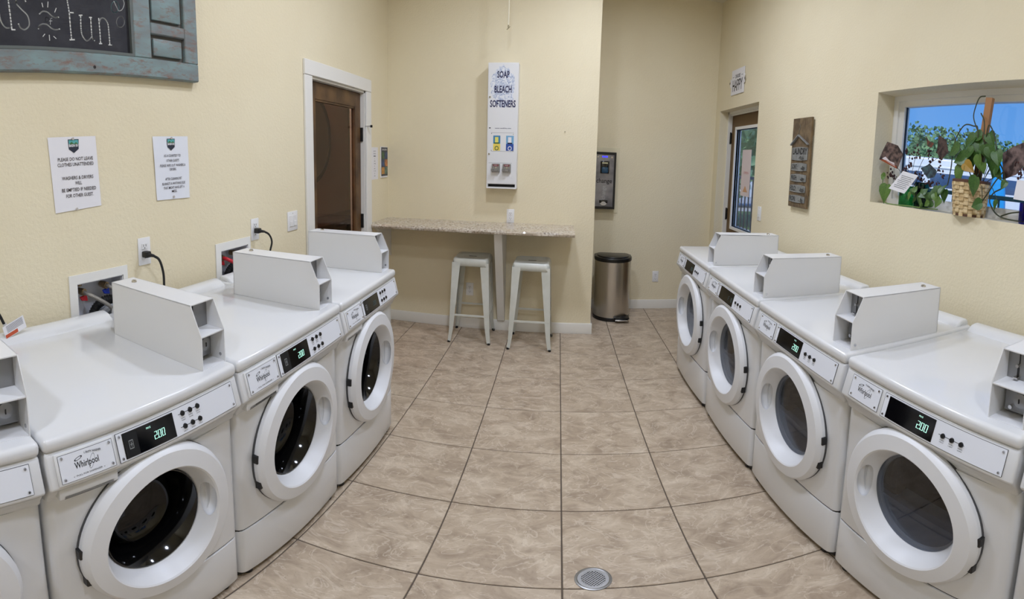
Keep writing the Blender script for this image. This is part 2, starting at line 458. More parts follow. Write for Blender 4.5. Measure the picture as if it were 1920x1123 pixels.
# ------------------------------------------------------------------ left door and the room behind it
def door_left():
    t = MB(TRIMW)
    t.box(XL, XL + .018, -1.037, -.94, 0, 2.003, r=.003, seg=1)
    t.box(XL, XL + .018, -.045, .055, 0, 2.003, r=.003, seg=1)
    t.box(XL, XL + .020, -1.037, .055, 2.005, 2.104, r=.003, seg=1)
    t.box(XL - .14, XL, -.945, -.925, 0, 2.01); t.box(XL - .14, XL, -.06, -.04, 0, 2.01); t.box(XL - .14, XL, -.94, -.045, 1.99, 2.01)
    struct(t.obj('trim_1'))
    d = bpy.data.objects.new('door_1', None); COL.objects.link(d); d['kind'] = 'structure'
    x0, x1 = XL - .075, XL - .035
    y0, y1, z0, z1 = -.922, -.063, .01, 1.985
    f = MB(WOODD)
    f.box(x0, x1, y0, y0 + .10, z0, z1, r=.003, seg=1); f.box(x0, x1, y1 - .10, y1, z0, z1, r=.003, seg=1)
    f.obj('stile', d)
    f = MB(WOODD); f.box(x0, x1, y0 + .10, y1 - .10, z1 - .115, z1, r=.003, seg=1); f.obj('top_rail', d)
    f = MB(WOODD); f.box(x0, x1, y0 + .10, y1 - .10, z0, z0 + .22, r=.003, seg=1); f.obj('bottom_rail', d)
    f = MB(WOODD)
    for (a, b, c, e) in ((y0 + .1, y0 + .112, z0 + .22, z1 - .115), (y1 - .112, y1 - .1, z0 + .22, z1 - .115), (y0 + .1, y1 - .1, z1 - .127, z1 - .115)):
        f.box(x0 + .006, x1 - .006, a, b, c, e)
    f.obj('glazing_bead', d)
    g = MB(GLASSI); g.box(x0 + .017, x0 + .023, y0 + .1, y1 - .1, z0 + .22, z1 - .115); g.obj('pane', d)
    for z in (1.66, .98, .25):
        h = MB(BLACK); h.box(XL - .04, XL - .012, -.072, -.040, z - .055, z + .055, r=.002, seg=1); h.cyl((XL - .018, -.050, z - .06), (XL - .018, -.050, z + .06), .008)
        h.obj('hinge', d)
    h = MB(CHROME, RUBBER); h.cyl((XL - .02, -.05, 1.725), (XL + .05, -.03, 1.725), .006); h.mi = 1; h.cyl((XL + .045, -.032, 1.725), (XL + .062, -.027, 1.725), .010); h.obj('door_stop', d)
    k = MB(BLACK); k.cyl((x1, y0 + .05, .93), (x1 + .012, y0 + .05, .93), .028, 20); k.cyl((x1 + .01, y0 + .05, .93), (x1 + .045, y0 + .05, .93), .011); k.ball((x1 + .055, y0 + .05, .93), .028, (.8, 1, 1)); k.obj('door_knob', d)
door_left()
PINK = mat('far_room_wall', (196, 170, 156), 0.8)
w = MB(PINK); w.box(-2.75, -2.65, -2.2, 2.2, 0, 3.0); w.box(-2.65, XL - .14, -2.3, -2.2, 0, 3.0); w.box(-2.65, XL - .14, 2.1, 2.2, 0, 3.0); w.box(XL - .145, XL - .141, YB + .1, 2.1, 0, 3.0); struct(w.obj('wall_far_room'))
w = MB(mat('far_room_floor', (120, 96, 78), .5)); w.box(-2.65, XL - .14, -2.2, 2.1, -.05, 0); struct(w.obj('floor_far_room'))
w = MB(CEIL); w.box(-2.75, XL - .14, -2.3, 2.2, 3.0, 3.05); struct(w.obj('ceiling_far_room'))
m = MB(mat('green_grey_column', (118, 118, 96), .7)); m.box(-2.65, -2.60, 1.52, 1.80, 0, 3.0, r=.005); struct(m.obj('trim_2'))
m = MB(mat('grey_dial', (128, 122, 112), .6), mat('dark_rim', (80, 72, 66), .4, metal=.4))
m.lathe([(0.0005, -2.62), (.43, -2.62), (.43, -2.60), (0.0005, -2.60)], (0, .50, 1.68), 'x', 48, caps=False)
m.mi = 1; m.lathe([(.42, -2.645), (.46, -2.645), (.46, -2.59), (.42, -2.59)], (0, .50, 1.68), 'x', 48, closed=True)
clk = thing('wall_medallion', 'large round grey wall medallion with dark rim seen through the glazed wooden door', 'wall decor', (-2.65, .50, 1.68))
o = m.obj('disc', clk); o.matrix_parent_inverse = Matrix.Translation((2.65, -.50, -1.68))
fill_lamp = thing('ceiling_lamp', 'unseen round lamp added to brighten the far room beyond the wooden door', 'lamp', (-2.2, -1.0, 3.0))  # added lamp, out of view, brightens the room behind the glazed door
m = MB(mat('far_fill_glow', (255, 246, 236), .5, emit=(255, 240, 228), estr=85)); m.lathe([(0.0005, -.05), (.12, -.05), (.15, -.02), (.15, 0)], n=24, caps=False); m.obj('shade', fill_lamp)
tbl = thing('console_table', 'dark console table against the wall seen through the glazed wooden door', 'table', (-2.44, .6, 0))
m = MB(mat('dark_table_wood', (74, 52, 42), .35)); m.box(-.20, .20, -1.1, .9, .83, .88, r=.006); m.obj('tabletop', tbl)
for x in (-.16, .16):
    for y in (-1.04, .84):
        m = MB(mat('dark_table_wood', (74, 52, 42), .35)); m.box(x - .03, x + .03, y - .03, y + .03, 0, .83, r=.004); m.obj('leg', tbl)
m = MB(mat('dark_table_wood', (74, 52, 42), .35)); m.box(-.19, .19, -1.06, .86, .18, .21, r=.004); m.obj('lower_shelf', tbl)

# ------------------------------------------------------------------ right door (outside door) and the window
def door_right():
    y0, y1 = DOOR2[0], DOOR2[1]
    t = MB(TRIMW)
    t.box(XR + .10, XR + .2, y1 - .022, y1 + .001, 0, 2.066); t.box(XR + .10, XR + .2, y0 - .001, y0 + .022, 0, 2.066); t.box(XR + .10, XR + .2, y0, y1, 2.040, 2.066)
    t.box(XR + .12, XR + .13, y0 + .02, y1 - .02, 2.025, 2.041)
    struct(t.obj('trim_3'))
    t = MB(mat('grey_threshold', (110, 108, 104), .5, metal=.5)); t.box(XR, XR + .2, y0, y1, -.01, .008); struct(t.obj('trim_4'))
    d = bpy.data.objects.new('door_2', None); COL.objects.link(d); d['kind'] = 'structure'
    xa, xb = XR + .145, XR + .185
    dy0, dy1 = y0 + .025, y1 - .025
    gy0, gy1, gz0, gz1 = dy0 + .13, dy1 - .15, .92, 1.88
    f = MB(BROWND); wall_grid(f, 'x', xa, xb, dy0, dy1, .012, 2.035, [(gy0, gy1, gz0, gz1)]); f.obj('door_leaf', d)
    f = MB(TRIMW); wall_grid(f, 'x', xa - .014, xb + .014, gy0 - .028, gy1 + .028, gz0 - .028, gz1 + .028, [(gy0, gy1, gz0, gz1)]); f.obj('glass_frame', d)
    f = MB(GLASS); f.box(xa + .017, xa + .023, gy0, gy1, gz0, gz1); f.obj('pane', d)
    for z in (1.80, 1.03, .25):
        h = MB(BLACK); h.box(xa - .018, xa + .004, dy1 - .006, dy1 + .014, z - .055, z + .055, r=.002, seg=1); h.cyl((xa - .014, dy1 + .004, z - .06), (xa - .014, dy1 + .004, z + .06), .009); h.obj('hinge', d)
    k = MB(BLACK); k.cyl((xa, dy0 + .06, .95), (xa - .05, dy0 + .06, .95), .011); k.box(xa - .06, xa - .045, dy0 + .05, dy0 + .17, .94, .96, r=.005); k.obj('door_handle', d)
    return xa, gy0, gy1
DXA, DGY0, DGY1 = door_right()

def window():
    y0, y1, z0, z1 = WIN
    d = bpy.data.objects.new('window_1', None); COL.objects.link(d); d['kind'] = 'structure'
    # vinyl frame stepped at the back of the recess
    f = MB(TRIMW)
    xa = XR + .135
    wall_grid(f, 'x', xa, xa + .062, y0, y1, z0, z1, [(y0 + .035, y1 - .04, z0 + .028, z1 - .03)])
    wall_grid(f, 'x', xa + .012, xa + .055, y0 + .03, y1 - .035, z0 + .025, z1 - .025, [(y0 + .075, y1 - .085, z0 + .05, z1 - .062)])
    f.box(xa + .010, xa + .055, -2.72, -2.66, z0 + .02, z1 - .02)
    f.obj('window_frame', d)
    g = MB(GLASS); g.box(xa + .030, xa + .035, y0 + .07, y1 - .08, z0 + .045, z1 - .058); g.obj('pane', d)
    g = MB(BLACKS); g.box(xa + .026, xa + .040, y1 - .089, y1 - .083, z0 + .05, z1 - .062); g.obj('seal', d)
    return xa
WXA = window()

# ------------------------------------------------------------------ washers and dryers
W, D = .685, .70              # nominal cabinet width and depth
CX, CZ = .338, .522           # door centre
def bow(a): return .012 * math.sin(PI * max(0, min(1, a / W)))
def plan(d0, n=14, rr=.028, inset=0.0, extra=0.0):
    """top-view outline: front bowed with rounded corners; front is -y"""
    pts = []
    a0, a1 = inset, W - inset
    for k in range(5):
        t = PI / 2 * k / 4
        pts.append((a0 + rr - rr * math.cos(t), -(d0 + extra - rr + rr * math.sin(t))))
    for k in range(1, n):
        a = a0 + rr + (a1 - a0 - 2 * rr) * k / n
        pts.append((a, -(d0 + extra + bow(a))))
    for k in range(4, -1, -1):
        t = PI / 2 * k / 4
        pts.append((a1 - rr + rr * math.cos(t), -(d0 + extra - rr + rr * math.sin(t))))
    pts += [(a1, D), (a0, D)]
    return pts
SL0, SL1 = Vector((0, -.018, .880)), Vector((0, -.040, .800))       # slanted control face: top, bottom
SUP = (SL0 - SL1).normalized(); SN = Vector((0, SUP.z * -1, SUP.y)).normalized()
if SN.y > 0: SN = -SN
SLEN = (SL0 - SL1).length
def face(a, s, n=0.0):
    """a along width, s 0..1 from bottom to top of the slanted face, n metres proud"""
    return Vector((a, 0, 0)) + SL1 + SUP * (SLEN * s) + SN * n
def slab(mb, a0, a1, s0, s1, n0, n1, r=.0, seg=2):
    M = Matrix((Vector((1, 0, 0)), SUP, SN)).transposed().to_4x4()
    M.translation = SL1
    mb.box(a0, a1, s0 * SLEN, s1 * SLEN, n0, n1, r=r, seg=seg, M=M)

def ring_profile():
    return [(.258, .012), (.266, -.006), (.267, -.026), (.263, -.036), (.253, -.046), (.206, -.052), (.201, -.048), (.171, .012), (.168, .022), (.160, .024), (.160, .034), (.245, .034)]

SEG = {'a': ((0, 2), (1, 2)), 'b': ((1, 1), (1, 2)), 'c': ((1, 0), (1, 1)), 'd': ((0, 0), (1, 0)), 'e': ((0, 0), (0, 1)), 'f': ((0, 1), (0, 2)), 'g': ((0, 1), (1, 1))}
DIG = {'0': 'abcdef', '2': 'abged', '1': 'bc', 'F': 'aefg', '.': ''}
def digits(txt, a, s, parent, material, h=.026):
    w_ = h * .44; x = a; th = h * .030
    M = Matrix((Vector((1, 0, 0)), SUP, SN)).transposed().to_4x4(); M.translation = face(0, s, .0044)
    for ch in txt:
        if ch == ' ': x += w_ * 1.2; continue
        m = MB(material)
        if ch == '.':
            m.box(x - .0035, x - .0015, 0, .002, 0, .0004, M=M); m.obj('decimal_point', parent); continue
        for q in DIG[ch]:
            (p, q2) = SEG[q]
            X0, Y0 = x + p[0] * w_ + p[1] * h * .05, p[1] * h / 2; X1, Y1 = x + q2[0] * w_ + q2[1] * h * .05, q2[1] * h / 2
            m.box(min(X0, X1) - th, max(X0, X1) + th, min(Y0, Y1) - th, max(Y0, Y1) + th, 0, .0004, M=M)
        x += w_ * 1.62
        m.obj('digit', parent)

def make_machine(kind):
    wash = kind == 'washer'
    t = thing(kind, 'machine', 'washing machine' if wash else 'dryer')
    # cabinet with front opening
    b = MB(ENAMEL)
    b.prism(plan(0), .262, .742, 'z')
    b.bm.normal_update()
    cab = b.obj('cabinet', t)
    cut = MB(ENAMEL); cut.lathe([(0, -.2), (.2, -.2), (.2, .42), (0, .42)], (CX, 0, CZ), 'y', 48, caps=False)
    boolean_cut(cab, cut)
    k = MB(ENAMEL, BLACK)
    k.prism(plan(0, rr=.032, extra=.002), .035, .254, 'z', r=.004, seg=2); k.mi = 1; k.prism(plan(-.02), .01, .2, 'z'); k.prism(plan(-.004), .25, .266, 'z')
    k.obj('kick_panel', t)
    for x, y in ((.06, .03), (W - .06, .03), (.06, D - .06), (W - .06, D - .06)):
        q = MB(BLACK); q.cyl((x, y, 0), (x, y, .04), .02, 12); q.obj('foot', t)
    # console block under the lid
    c = MB(ENAMEL2)
    prof = [(.02, .886), (-.012, .886), (-.018, .880), (-.040, .800), (-.040, .792), (-.030, .786), (-.006, .752), (-.003, .738), (.02, .738), (D, .738), (D, .886)]
    c.prism(prof, .003, W - .003, 'x', r=.007, seg=3)
    if wash:
        c.box(.028, .200, -.03, .0, .752, .786, r=.004)
    c.obj('console', t)
    # front lip of the cabinet where the panel line shows
    # lid
    l = MB(ENAMEL)
    l.box(-.0005, W + .0005, -.022, D, .884, .922, r=.014, seg=4)
    l.obj('lid', t)
    hmp = MB(ENAMEL); hmp.prism([(D - .10, .915), (D - .085, .928), (D - .06, .944), (D - .03, .948), (D - .005, .945), (D, .93), (D, .90), (D - .1, .90)], .02, W - .02, 'x', r=.012, seg=3)
    hmp.obj('rear_rail', t)
    # name plate
    p0, p1 = (.030, .190) if wash else (.045, .190)
    pl = MB(ENAMEL2 if wash else PANELW, PANELW, GREYP)
    if wash:
        slab(pl, p0 - .006, p1 + .006, .02, .99, -.002, .006, r=.004); pl.mi = 1
        slab(pl, p0 + .003, p1 - .003, .10, .92, .006, .0068); pl.mi = 2
        for (a0, a1, s0, s1) in ((p0 + .002, p1 - .002, .09, .10), (p0 + .002, p1 - .002, .915, .925), (p0 + .002, p0 + .003, .09, .92), (p1 - .003, p1 - .002, .09, .92)): slab(pl, a0, a1, s0, s1, .006, .0069)
    else:
        pl.mi = 1; slab(pl, p0, p1, .08, .94, -.001, .0022); pl.mi = 2
        for (a0, a1, s0, s1) in ((p0 - .001, p1, .07, .08), (p0 - .001, p1, .935, .943), (p0 - .001, p0, .07, .94), (p1 - .001, p1, .07, .94)): slab(pl, a0, a1, s0, s1, 0, .0023)
    pl = pl.obj('name_plate', t)
    n0 = .0072 if wash else .0026
    mid = (p0 + p1) / 2
    ex = Vector((1, 0, 0))
    lettering(pl, 'COMMERCIAL DUTY ' + ('WASHER' if wash else 'DRYER'), face(mid, .80, n0), ex, SUP, .0068, width=.082, bold=.02, slant=.2)
    lettering(pl, 'Whirlpool', face(mid - .002, .50, n0), ex, SUP, .023, width=.068, bold=.012)
    r_ = MB(INKB, INKG)
    M = Matrix((ex, SUP, SN)).transposed().to_4x4(); M.translation = face(mid - .024, .70, n0 - .0002)
    r_.lathe([(1.0, 0), (1.0, .0003), (.72, .0003), (.72, 0)], n=24, closed=True, M=M @ Matrix.Rotation(.3, 4, 'Z') @ Matrix.Diagonal((.012, .0035, 1, 1)))
    r_.mi = 1
    M = Matrix((ex, SUP, SN)).transposed().to_4x4(); M.translation = face(mid + .012, .50, n0 - .0003)
    r_.lathe([(1.0, 0), (1.0, .0003), (.93, .0003), (.93, 0)], n=24, closed=True, M=M @ Matrix.Rotation(1.15, 4, 'Z') @ Matrix.Diagonal((.019, .0065, 1, 1)))
    r_.obj('emblem', pl)
    if wash: lettering(pl, 'v  PULL FOR DISPENSER  v', face(mid, .21, n0), ex, SUP, .006, width=.09)
    # control overlay
    q0, q1 = (.204, .652) if wash else (.208, .650)
    cp = MB(PANELW, GREYP)
    slab(cp, q0, q1, .06, .95, -.001, .0022); cp.mi = 1
    for (a0, a1, s0, s1) in ((q0 - .001, q1, .05, .06), (q0 - .001, q1, .945, .953), (q0 - .001, q0, .06, .95), (q1, q1 + .001, .06, .95)): slab(cp, a0, a1, s0, s1, 0, .0023)
    cp = cp.obj('control_overlay', t)
    for (a, s) in ((p0 + .012, .84), (p1 - .012, .84), (p0 + .012, .20), (p1 - .012, .20), (q0 + .009, .84), (q0 + .009, .16), (q1 - .010, .84), (q1 - .010, .16)):
        sc = MB(CHROME); A = face(a, s, n0 - .001 if a < q0 else .0015); sc.cyl(A, A + SN * .0035, .0042, 10, r1=.003); sc.obj('screw', pl if a < q0 else cp)
    d0, d1 = (.222, .398) if wash else (.228, .418)
    ds = MB(BLACKG, mat('smoked_window', (20, 22, 26), .3))
    slab(ds, d0, d1, .10, .90, .001, .004, r=.001, seg=1)
    if wash: ds.mi = 1; slab(ds, d0 + .002, d0 + .046, .12, .88, .004, .0043)
    ds = ds.obj('display', t)
    if wash:
        ic = MB(mat('card_icon_grey', (130, 134, 136), .5))
        for (a0, a1, s0, s1) in ((.016, .030, .36, .39), (.016, .030, .61, .64), (.016, .0175, .36, .64), (.0285, .030, .36, .64), (.020, .027, .48, .52), (.0225, .0245, .42, .58)): slab(ic, d0 + a0, d0 + a1, s0, s1, .0043, .0046)
        ic.obj('card_symbol', ds)
    btn = (.434, .464, .494) if wash else (.452, .4835, .515)
    rows = ((.73,), (.30,)) if wash else ((.50,),)
    for (s,) in rows:
        ln = MB(INKB); slab(ln, btn[0] - .016, btn[2] + .010, s - .008, s + .008, .0022, .0026); ln.obj('button_line', cp)
        for a in btn:
            q = MB(BLACKS); A = face(a, s, .001); q.cyl(A, A + SN * .0055, .0078, 16, r1=.0065); q.obj('button', cp)
    labs = ((('SUPER', 'WASH'), ('EXTRA', 'RINSE'), ('HEAVY', 'SOIL')), (('HOT', ''), ('WARM', ''), ('COLD', ''))) if wash else ((('NORMAL', 'HEAT'), ('HIGH', 'HEAT'), ('DELICATE', 'NO HEAT')),)
    for (s,), row in zip(rows, labs):
        for a, (u, v) in zip(btn, row):
            lettering(cp, u, face(a, s - .16, .0026), ex, SUP, .0042, width=.016)
            if v: lettering(cp, v, face(a, s - .225, .0026), ex, SUP, .0042, width=.015)
    # door: white ring with hinge caps and finger pocket
    r = MB(DOORW)
    r.lathe(ring_profile(), (CX, 0, CZ), 'y', 72, closed=True)
    dr = r.obj('door', t)
    sgn = 1 if wash else -1
    pc = MB(DOORW)
    a_ = 0.10 * sgn
    Mx = Matrix.Translation((CX + sgn * .190, -.022, CZ + .012)) @ Matrix.Diagonal((.030, .026, .074, 1))
    bb = bmesh.new(); bmesh.ops.create_uvsphere(bb, u_segments=24, v_segments=14, radius=1.0); pc.merge(bb, Mx)
    boolean_cut(dr, pc)
    for dz in (.028, -.085):
        h = MB(BLACK); z = CZ + dz; x = CX - sgn * math.sqrt(max(.0, .2655 ** 2 - dz ** 2))
        h.box(x - .007, x + .007, -.030, -.008, z - .016, z + .016, r=.002, seg=1); h.obj('hinge_cap', dr)
    gsk = MB(GREYP); gsk.lathe([(.2678, -.002), (.2678, .006), (.255, .004), (.255, -.004)], (CX, -.010, CZ), 'y', 64, closed=True); gsk.obj('door_gap', t)
    if wash:
        g = MB(GLASSW)
        prof = [(.166, .012), (.163, .020), (.150, .055), (.132, .090), (.115, .108), (.09, .118), (.05, .124), (0.0005, .126)]
        g.lathe(prof, (CX, 0, CZ), 'y', 56, caps=False); g.obj('glass_bowl', dr)
        g = MB(mat('glossy_black_bezel', (8, 8, 9), .08, spec=.5)); g.lathe([(.169, .004), (.166, .004), (.148, .030), (.134, .075), (.132, .09), (.150, .10), (.169, .06)], (CX, 0, CZ), 'y', 64, closed=True); g.obj('bezel', dr)
        dm = MB(STEELD); dm.lathe([(.190, .04), (.195, .12), (.195, .40), (.18, .415), (.06, .415), (.05, .40), (0.0005, .40)], (CX, 0, CZ), 'y', 48, caps=False)
        for k in range(3):
            an = k * 2 * PI / 3 + .4
            dm.bar((CX + .19 * math.cos(an), .13, CZ + .19 * math.sin(an)), (CX + .19 * math.cos(an), .40, CZ + .19 * math.sin(an)), .03, .05, up=(math.cos(an), 0, math.sin(an)), r=.008)
        dm = dm.obj('drum', t)
        gm = MB(mat('grey_door_boot', (58, 58, 60), .5)); gm.lathe([(.198, .036), (.198, .05), (.172, .075), (.168, .06), (.176, .036)], (CX, 0, CZ), 'y', 48, closed=True); gm.obj('door_boot', t)
        hp = MB(mat('recess_shade_grey', (120, 120, 120), .5)); hp.box(.040, .188, -.030, -.012, .752, .765, r=.003); hp.obj('drawer_recess_shade', t)  # grey strip paints the shade in the dispenser recess below the plate
    else:
        g = MB(GLASSD); g.lathe([(0.0005, .012), (.169, .012), (.169, .017), (0.0005, .017)], (CX, 0, CZ), 'y', 56, caps=False); g.obj('door_glass', dr)
        inn = MB(mat('slate_inner_door', (140, 150, 164), .4), mat('dark_drum_interior', (34, 32, 31), .22, spec=.6))
        inn.box(CX - .19, CX + .19, .03, .06, CZ - .19, CZ - .045)
        inn.prism([(.03, CZ - .07), (.10, CZ - .035), (.10, CZ - .19), (.03, CZ - .19)], CX - .19, CX + .19, 'x')
        inn.mi = 1
        inn.lathe([(.199, .03), (.199, .40), (0.0005, .40)], (CX, 0, CZ), 'y', 40, caps=False)
        inn.box(CX - .195, CX - .115, .05, .12, CZ - .06, CZ + .17, r=.01)
        inn.obj('door_interior', t)
    # coin box on the lid
    a0, a1 = (.572, .680) if wash else (.556, .664)
    z0 = .920; zm = z0 + .098; z1 = z0 + .183
    y0, y1, ys = .018, .478, .060        # front, rear, front of the top
    cb = MB(BOXW)
    side = [(y0, z0), (y1, z0), (y1, z1), (ys, z1), (y0, zm)]
    cb.prism(side, a0, a0 + .0028, 'x'); cb.prism(side, a1 - .0028, a1, 'x')
    cb.box(a0, a1, ys, y1, z1 - .0028, z1); cb.box(a0, a1, y1 - .003, y1, z0, z1)
    cb.box(a0, a1, y0 + .002, y1, z0, z0 + .003)
    cb.box(a0 + .0025, a1 - .0025, y0 + .003, y0 + .11, zm - .002, zm + .001)
    cb.bm.normal_update()
    cb = cb.obj('coin_box', t)
    sp = MB(STEELG, SLOT, CHROME); sp.box(a0 + .003, a1 - .003, y0 + .072, y0 + .076, zm, z1 - .003)
    sp.mi = 1; xm = (a0 + a1) / 2; sp.box(xm - .016, xm - .013, y0 + .0705, y0 + .073, zm + .045, z1 - .012); sp.box(xm - .020, xm - .014, y0 + .0705, y0 + .073, zm + .008, zm + .034)
    sp.mi = 2; sp.cyl((xm - .017, y0 + .062, zm + .040), (xm - .017, y0 + .073, zm + .040), .005, 10); sp.box(xm - .024, xm - .010, y0 + .055, y0 + .072, zm + .006, zm + .011, r=.001, seg=1)
    sp.obj('coin_slot_plate', cb)
    sp = MB(STEELG, SLOT, CHROME); sp.box(a0 + .012, a1 - .003, y0 + .060, y0 + .066, z0 + .012, zm - .003)
    sp.box(a0 + .018, a1 - .008, y0 + .056, y0 + .061, z0 + .018, zm - .010, r=.002)
    sp.lathe([(.020, .0), (.020, .012), (.013, .014), (0.0005, .014)], (xm + .012, 0, z0 + .055), 'y', 24, caps=False, M=Matrix.Translation((0, y0 + .056, 0)) @ Matrix.Diagonal((1, -1, 1, 1)))
    sp.mi = 1; sp.box(xm + .009, xm + .012, y0 + .040, y0 + .0425, z0 + .048, z0 + .060)
    sp.mi = 2; sp.cyl((xm - .02, y0 + .05, z0 + .026), (xm - .02, y0 + .058, z0 + .026), .006, 12)
    sp.obj('coin_vault_door', cb)
    lk = MB(CHROME, SLOT); lk.cyl(((a0 + a1) / 2 + .01, y1 - .06, z1 - .001), ((a0 + a1) / 2 + .01, y1 - .06, z1 + .006), .011, 16, r1=.009); lk.mi = 1; lk.box((a0 + a1) / 2 + .009, (a0 + a1) / 2 + .011, y1 - .067, y1 - .053, z1 + .006, z1 + .0064); lk.obj('lock', cb)
    rv = MB(CHROME); xs = a1 + .0005 if not wash else a1 - .0035
    rv.cyl((xs - .001, y0 + .018, z0 + .02), (xs + .0015, y0 + .018, z0 + .02), .005, 10); rv.obj('rivet', cb)
    return t

washer0 = make_machine('washer')
dryer0 = make_machine('dryer')
washer_spots = [(-3.286, -2.657), (-2.657, -1.987), (-1.987, -1.330), (-3.93, -3.286)]
dryer_spots = [(-.983, -.275), (-1.712, -.993), (-2.426, -1.720), (-3.130, -2.434), (-3.84, -3.138)]
washer_labels = ['white front-load washer with grey braided hose box behind it, price lit as 2.00',
                 'white front-load washer in front of the supply box with the red hose',
                 'white front-load washer at the far end of the left row, before the wooden door',
                 'white front-load washer cut off by the left edge, only its right end seen']
dryer_labels = ['white dryer at the far end of the right row, nearest the alcove, with unlit display',
                'white dryer second from the alcove end, faint F 10 on its display',
                'white dryer third from the alcove end, with lit 2.00 on its display',
                'white dryer fourth from the alcove end, large round door cut by the bottom edge',
                'white dryer cut off by the right edge, only a sliver of its front seen']
W_READ = [('2.00', LED), ('2.00', LED), ('2.00', LEDDIM), ('2.00', LED)]
D_READ = [('2.00', LEDDIM), ('F 10', LEDDIM), ('2.00', LED), ('2.00', LED), ('2.00', LED)]
def place_machines(proto, spots, labels, reads, side):
    roots = [proto] + [copy_tree(proto) for _ in spots[1:]]
    for o, (ya, yb), lab, (txt, mt) in zip(roots, spots, labels, reads):
        g = .003
        sc = (yb - ya - 2 * g) / W
        o.scale = (sc, 1, 1); o['label'] = lab
        o['group'] = 'coin-operated washers in the left row' if side > 0 else 'coin-operated dryers in the right row'
        if side > 0: at(o, -.952, ya + g, 0, PI / 2)
        else: at(o, .912, yb - g, 0, -PI / 2)
        disp = [c for c in o.children if c.name.startswith('display')][0]
        digits(txt, .322 if side > 0 else .356, .34, disp, mt, .019 if side > 0 else .021)
        if mt is LED: lettering(disp, 'PRICE', face(.308 if side > 0 else .364, .77, .0046), (1, 0, 0), SUP, .0065, LED, width=.015, bold=.01)
place_machines(washer0, washer_spots, washer_labels, W_READ, 1)
place_machines(dryer0, dryer_spots, dryer_labels, D_READ, -1)
CHALK_STROKES=[[(-3.025,2.127),(-3.03,2.091),(-3.03,2.05),(-3.023,2.024),(-3.009,2.008),(-2.991,2.008),(-2.986,2.014)],[(-2.99,2.135),(-2.99,2.111),(-2.987,2.052),(-2.985,2.003)],[(-2.985,2.001),(-2.972,2.001)],[(-2.919,2.114),(-2.931,2.133),(-2.953,2.131),(-2.959,2.113),(-2.957,2.101),(-2.939,2.081),(-2.918,2.061),(-2.911,2.038),(-2.914,2.017),(-2.932,2.003),(-2.948,2.009),(-2.956,2.024)],[(-2.851,2.113),(-2.848,2.097)],[(-2.824,2.12),(-2.827,2.098)],[(-2.79,2.097),(-2.798,2.08)],[(-2.848,1.99),(-2.857,1.98)],[(-2.829,1.987),(-2.829,1.966)],[(-2.81,1.983),(-2.8,1.975)],[(-2.865,2.068),(-2.85,2.079),(-2.831,2.078),(-2.812,2.064),(-2.797,2.059),(-2.782,2.061)],[(-2.874,2.009),(-2.869,2.021),(-2.854,2.029),(-2.835,2.027),(-2.816,2.014),(-2.799,2.01),(-2.781,2.014)],[(-2.811,2.055),(-2.818,2.052),(-2.821,2.029)],[(-2.825,2.043),(-2.812,2.044)],[(-2.705,2.196),(-2.728,2.193),(-2.739,2.169),(-2.738,2.131),(-2.733,2.085),(-2.732,2.023),(-2.73,1.975)],[(-2.728,2.085),(-2.714,2.085)],[(-2.738,1.974),(-2.717,1.976)],[(-2.681,2.078),(-2.683,2.028),(-2.68,1.997),(-2.664,1.977),(-2.649,1.98),(-2.636,1.992)],[(-2.634,2.075),(-2.634,2.017),(-2.632,1.989),(-2.622,1.979)],[(-2.688,2.077),(-2.674,2.079)],[(-2.64,2.073),(-2.629,2.074)],[(-2.595,2.074),(-2.593,2.02),(-2.593,1.97)],[(-2.594,2.055),(-2.584,2.074),(-2.567,2.076),(-2.551,2.056),(-2.548,2.015),(-2.547,1.968)],[(-2.599,1.969),(-2.587,1.97)],[(-2.554,1.967),(-2.537,1.968)],[(-2.827,2.048),(-2.828,2.044),(-2.83,2.04),(-2.833,2.038),(-2.836,2.038),(-2.839,2.04),(-2.841,2.043),(-2.841,2.047),(-2.84,2.051),(-2.838,2.055),(-2.835,2.057),(-2.832,2.057),(-2.829,2.055),(-2.827,2.052),(-2.827,2.048)],[(-2.488,2.136),(-2.491,2.125),(-2.498,2.116),(-2.506,2.11),(-2.515,2.108),(-2.523,2.112),(-2.528,2.12),(-2.529,2.131),(-2.526,2.142),(-2.52,2.151),(-2.512,2.157),(-2.503,2.159),(-2.495,2.155),(-2.49,2.147),(-2.488,2.136)],[(-2.464,2.074),(-2.467,2.063),(-2.474,2.054),(-2.482,2.049),(-2.491,2.048),(-2.499,2.051),(-2.504,2.059),(-2.506,2.069),(-2.503,2.079),(-2.497,2.088),(-2.488,2.094),(-2.479,2.095),(-2.471,2.092),(-2.466,2.084),(-2.464,2.074)],[(-2.513,2.158),(-2.499,2.131),(-2.49,2.119),(-2.472,2.128),(-2.46,2.154),(-2.465,2.173)]]
# ------------------------------------------------------------------ ceiling lamps
LAMPS = [(.40, -.62, 'round white ceiling lamp nearest the partition wall'), (-.40, -1.45, 'round white ceiling lamp second from the partition wall'),
         (.20, -3.3, 'round white ceiling lamp above the camera'), (-.30, -4.9, 'round white ceiling lamp behind the camera')]
for (x, y, lab) in LAMPS:
    o = thing('ceiling_lamp', lab, 'lamp', (x, y, H), group='round ceiling lamps')
    m = MB(TRIMW); m.lathe([(.14, 0), (.14, -.028), (.12, -.034), (.12, 0)], n=32, closed=True); m.obj('rim', o)
    m = MB(mat('lamp_diffuser', (255, 252, 244), .5, emit=(225, 234, 255), estr=LAMP)); m.lathe([(0.0005, -.030), (.12, -.028)], n=32, caps=False); m.obj('diffuser', o)

